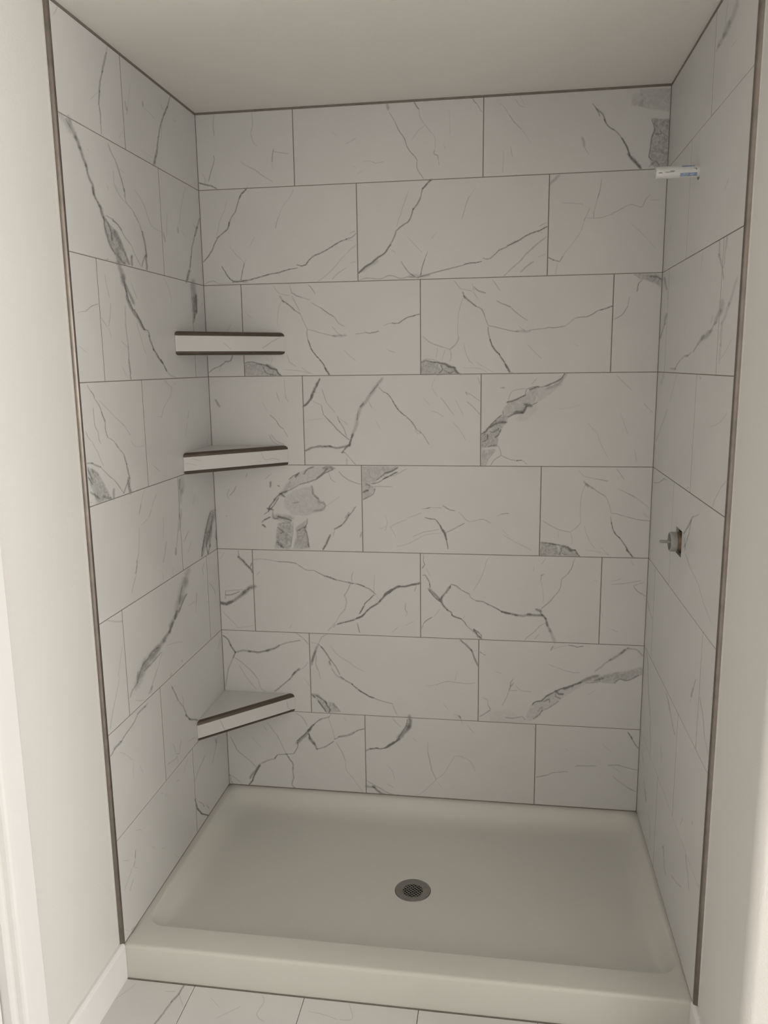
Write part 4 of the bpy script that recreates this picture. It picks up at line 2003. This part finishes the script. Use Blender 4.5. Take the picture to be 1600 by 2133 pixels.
pipe = empty('shower_pipe_stub', PIPE + Vector((0.03, 0, 0)))
tag(pipe, 'short pipe stub in white wrapper with blue label sticking out high on the right wall', 'pipe')
LEN = 0.107
g = G()
g.lathe([(0.0145, -0.070), (0.0145, LEN * 0.55), (0.0143, LEN - 0.0012), (0.0138, LEN), (0.0126, LEN), (0.0122, LEN - 0.03)], PIPE, AX, 36, close=False)
g.obj('tube', M['wrap'], pipe, smooth=True, sharp=40)
g = G()
g.lathe([(0.0001, LEN - 0.03), (0.0122, LEN - 0.03)], PIPE, AX, 24, close=False)
g.obj('bore', M['steel'], pipe)


def label_patch(name, m, t0, t1, a0, a1, r=0.01465):
    """printed patch wrapped on the pipe: t along the pipe from the wall, a = angle from facing -y, up positive"""
    gg = G()
    n = 8
    vv, ff = [], []
    for t in (t0, t1):
        for k in range(n + 1):
            an = math.radians(a0 + (a1 - a0) * k / n)
            vv.append((PIPE.x - t, PIPE.y - r * math.cos(an), PIPE.z + r * math.sin(an)))
    for k in range(n):
        ff.append((k, k + 1, n + 2 + k, n + 1 + k))
    gg.add(vv, ff)
    return gg.obj(name, m, pipe, smooth=True)


label_patch('label_band', M['blue'], 0.012, 0.044, 42, 68)
label_patch('label_band', M['blue'], 0.006, 0.047, -58, -22)
for k, (t0, t1, a0, a1) in enumerate(((0.016, 0.024, -46, -40), (0.027, 0.040, -36, -32), (0.028, 0.041, -50, -47), (0.013, 0.022, -32, -29))):
    label_patch('print_line', M['wrap'], t0, t1, a0, a1, 0.0148)
for k, (t0, t1, a0, a1) in enumerate(((0.092, 0.101, -16, -9), (0.074, 0.085, -8, -5), (0.062, 0.073, -6, 2), (0.064, 0.084, -13, -11), (0.007, 0.015, 15, 20), (0.008, 0.010, 2, 15))):
    label_patch('print_line', M['ink'], t0, t1, a0, a1, 0.0148)

# ------------------------------------------------------------------ floor tiles
fx = [XL + 0.001, .2007] + [.2007 + .3090 * k for k in range(1, 10)] + [ROOM_X1]
h = 0.0009
gg = G()
for i in range(len(fx) - 1):
    a0, a1 = fx[i] + h, fx[i + 1] - h
    off = (0.23, 0.43, 0.03)[i % 3]
    ycap = PY0 - 0.0036 if a0 < W else WING - 0.001
    if a0 < W < a1:
        ycap = PY0 - 0.0036
        a1 = min(a1, XR - 0.001)
    yy = [ycap]
    y = PY0 - off
    while y > ROOM_Y0:
        if y < ycap - 0.05:
            yy.append(y)
        y -= 0.6115
    yy.append(ROOM_Y0)
    for j in range(len(yy) - 1):
        make_tile('tile', FLOOR, a0, a1, yy[j + 1] + h, yy[j] - h, floor)
    if fx[i] < W < fx[i + 1]:      # strip in front of the short wall beside the column cut at its face
        make_tile('tile', FLOOR, XR - 0.001 + 2 * h, fx[i + 1] - h, ROOM_Y0 + h, WING - 0.001, floor)

# ------------------------------------------------------------------ baseboards, door and its casing
BBH, BBT = 0.110, 0.0150


def bb_profile():
    return [(0, 0), (BBT, 0), (BBT, BBH - 0.010), (BBT - 0.003, BBH - 0.004), (BBT - 0.007, BBH), (0, BBH)]


CAS0 = -1.231
g = G(); g.prism(bb_profile(), lambda p, q, t: (XL + p, t, q), CAS0, PY0 - 0.0010)
tag(g.obj('baseboard_left', M['white']), 'white baseboard between the shower pan and the door casing', kind='structure')
g = G(); g.prism(bb_profile(), lambda p, q, t: (XR - p, t, q), WING - BBT, PY0 - 0.0010)
tag(g.obj('baseboard_right', M['white']), 'white baseboard at the foot of the short right wall', kind='structure')
g = G(); g.prism(bb_profile(), lambda p, q, t: (t, WING - p, q), XR, ROOM_X1)
tag(g.obj('baseboard_front', M['white']), 'white baseboard along the end of the short right wall', kind='structure')

door = empty('door_1', (XL, (DY0 + DY1) / 2, 0))
tag(door, 'white door with wide white casing in the left wall', kind='structure')
cw = DY1 + 0.005 - CAS0            # negative width towards the door
prof = [(0, 0), (0.0, 0.017), (0.006, 0.019), (0.055, 0.015), (0.066, 0.0135), (0.072, 0.011), (0.080, 0.0105), (0.082, 0)]
g = G(); g.prism(prof, lambda p, q, t: (XL + q, CAS0 - p, t), 0, DZ + 0.08)
g.obj('casing', M['white'], door)
g = G(); g.prism(prof, lambda p, q, t: (XL + q, DY0 - 0.082 + 0.005 + p, t), 0, DZ + 0.08)
g.obj('casing', M['white'], door)
g = G(); g.prism(prof, lambda p, q, t: (XL + q, t, DZ + 0.077 - p), DY0 + 0.005, DY1 - 0.005)
g.obj('casing', M['white'], door)
g = G()
g.box(XL - 0.118, XL, DY1 - 0.018, DY1, 0, DZ); g.box(XL - 0.118, XL, DY0, DY0 + 0.018, 0, DZ); g.box(XL - 0.118, XL, DY0 + 0.018, DY1 - 0.018, DZ - 0.018, DZ)
g.obj('jamb', M['white'], door)
slab = G()
sx0, sx1 = XL - 0.055, XL - 0.020
sy0, sy1 = DY0 + 0.021, DY1 - 0.021
slab.box(sx0, sx1 - 0.008, sy0, sy1, 0.008, DZ - 0.021)
gy0, gy1, gz0, gz1 = sy0 + 0.12, sy1 - 0.12, 1.62, 1.96      # added glazing near the top, made up to bring in daylight
slab.v, slab.f, slab.m = [], [], []
for (y0, y1, z0, z1) in ((sy0, gy0, 0.008, DZ - 0.021), (gy1, sy1, 0.008, DZ - 0.021), (gy0, gy1, gz1, DZ - 0.021), (gy0, gy1, 1.45, gz0), (gy0, gy1, 0.008, 0.22)):
    slab.box(sx0, sx1, y0, y1, z0, z1)
slab.box(sx0 + 0.01, sx1 - 0.01, gy0, gy1, 0.22, 1.45)
so = slab.obj('door_slab', M['white'], door)
g = G(); g.box(sx0 + 0.014, sx1 - 0.014, gy0, gy1, gz0, gz1)
g.obj('added_door_pane', M['glass'], so)
g = G()
g.lathe([(0.026, 0.0), (0.026, 0.006), (0.010, 0.009), (0.010, 0.03), (0.022, 0.038), (0.026, 0.05), (0.020, 0.060), (0.0001, 0.062)], (sx1, sy0 + 0.06, 0.96), (1, 0, 0), 24, close=False)
g.obj('door_knob', M['bronze'], so, smooth=True, sharp=40)
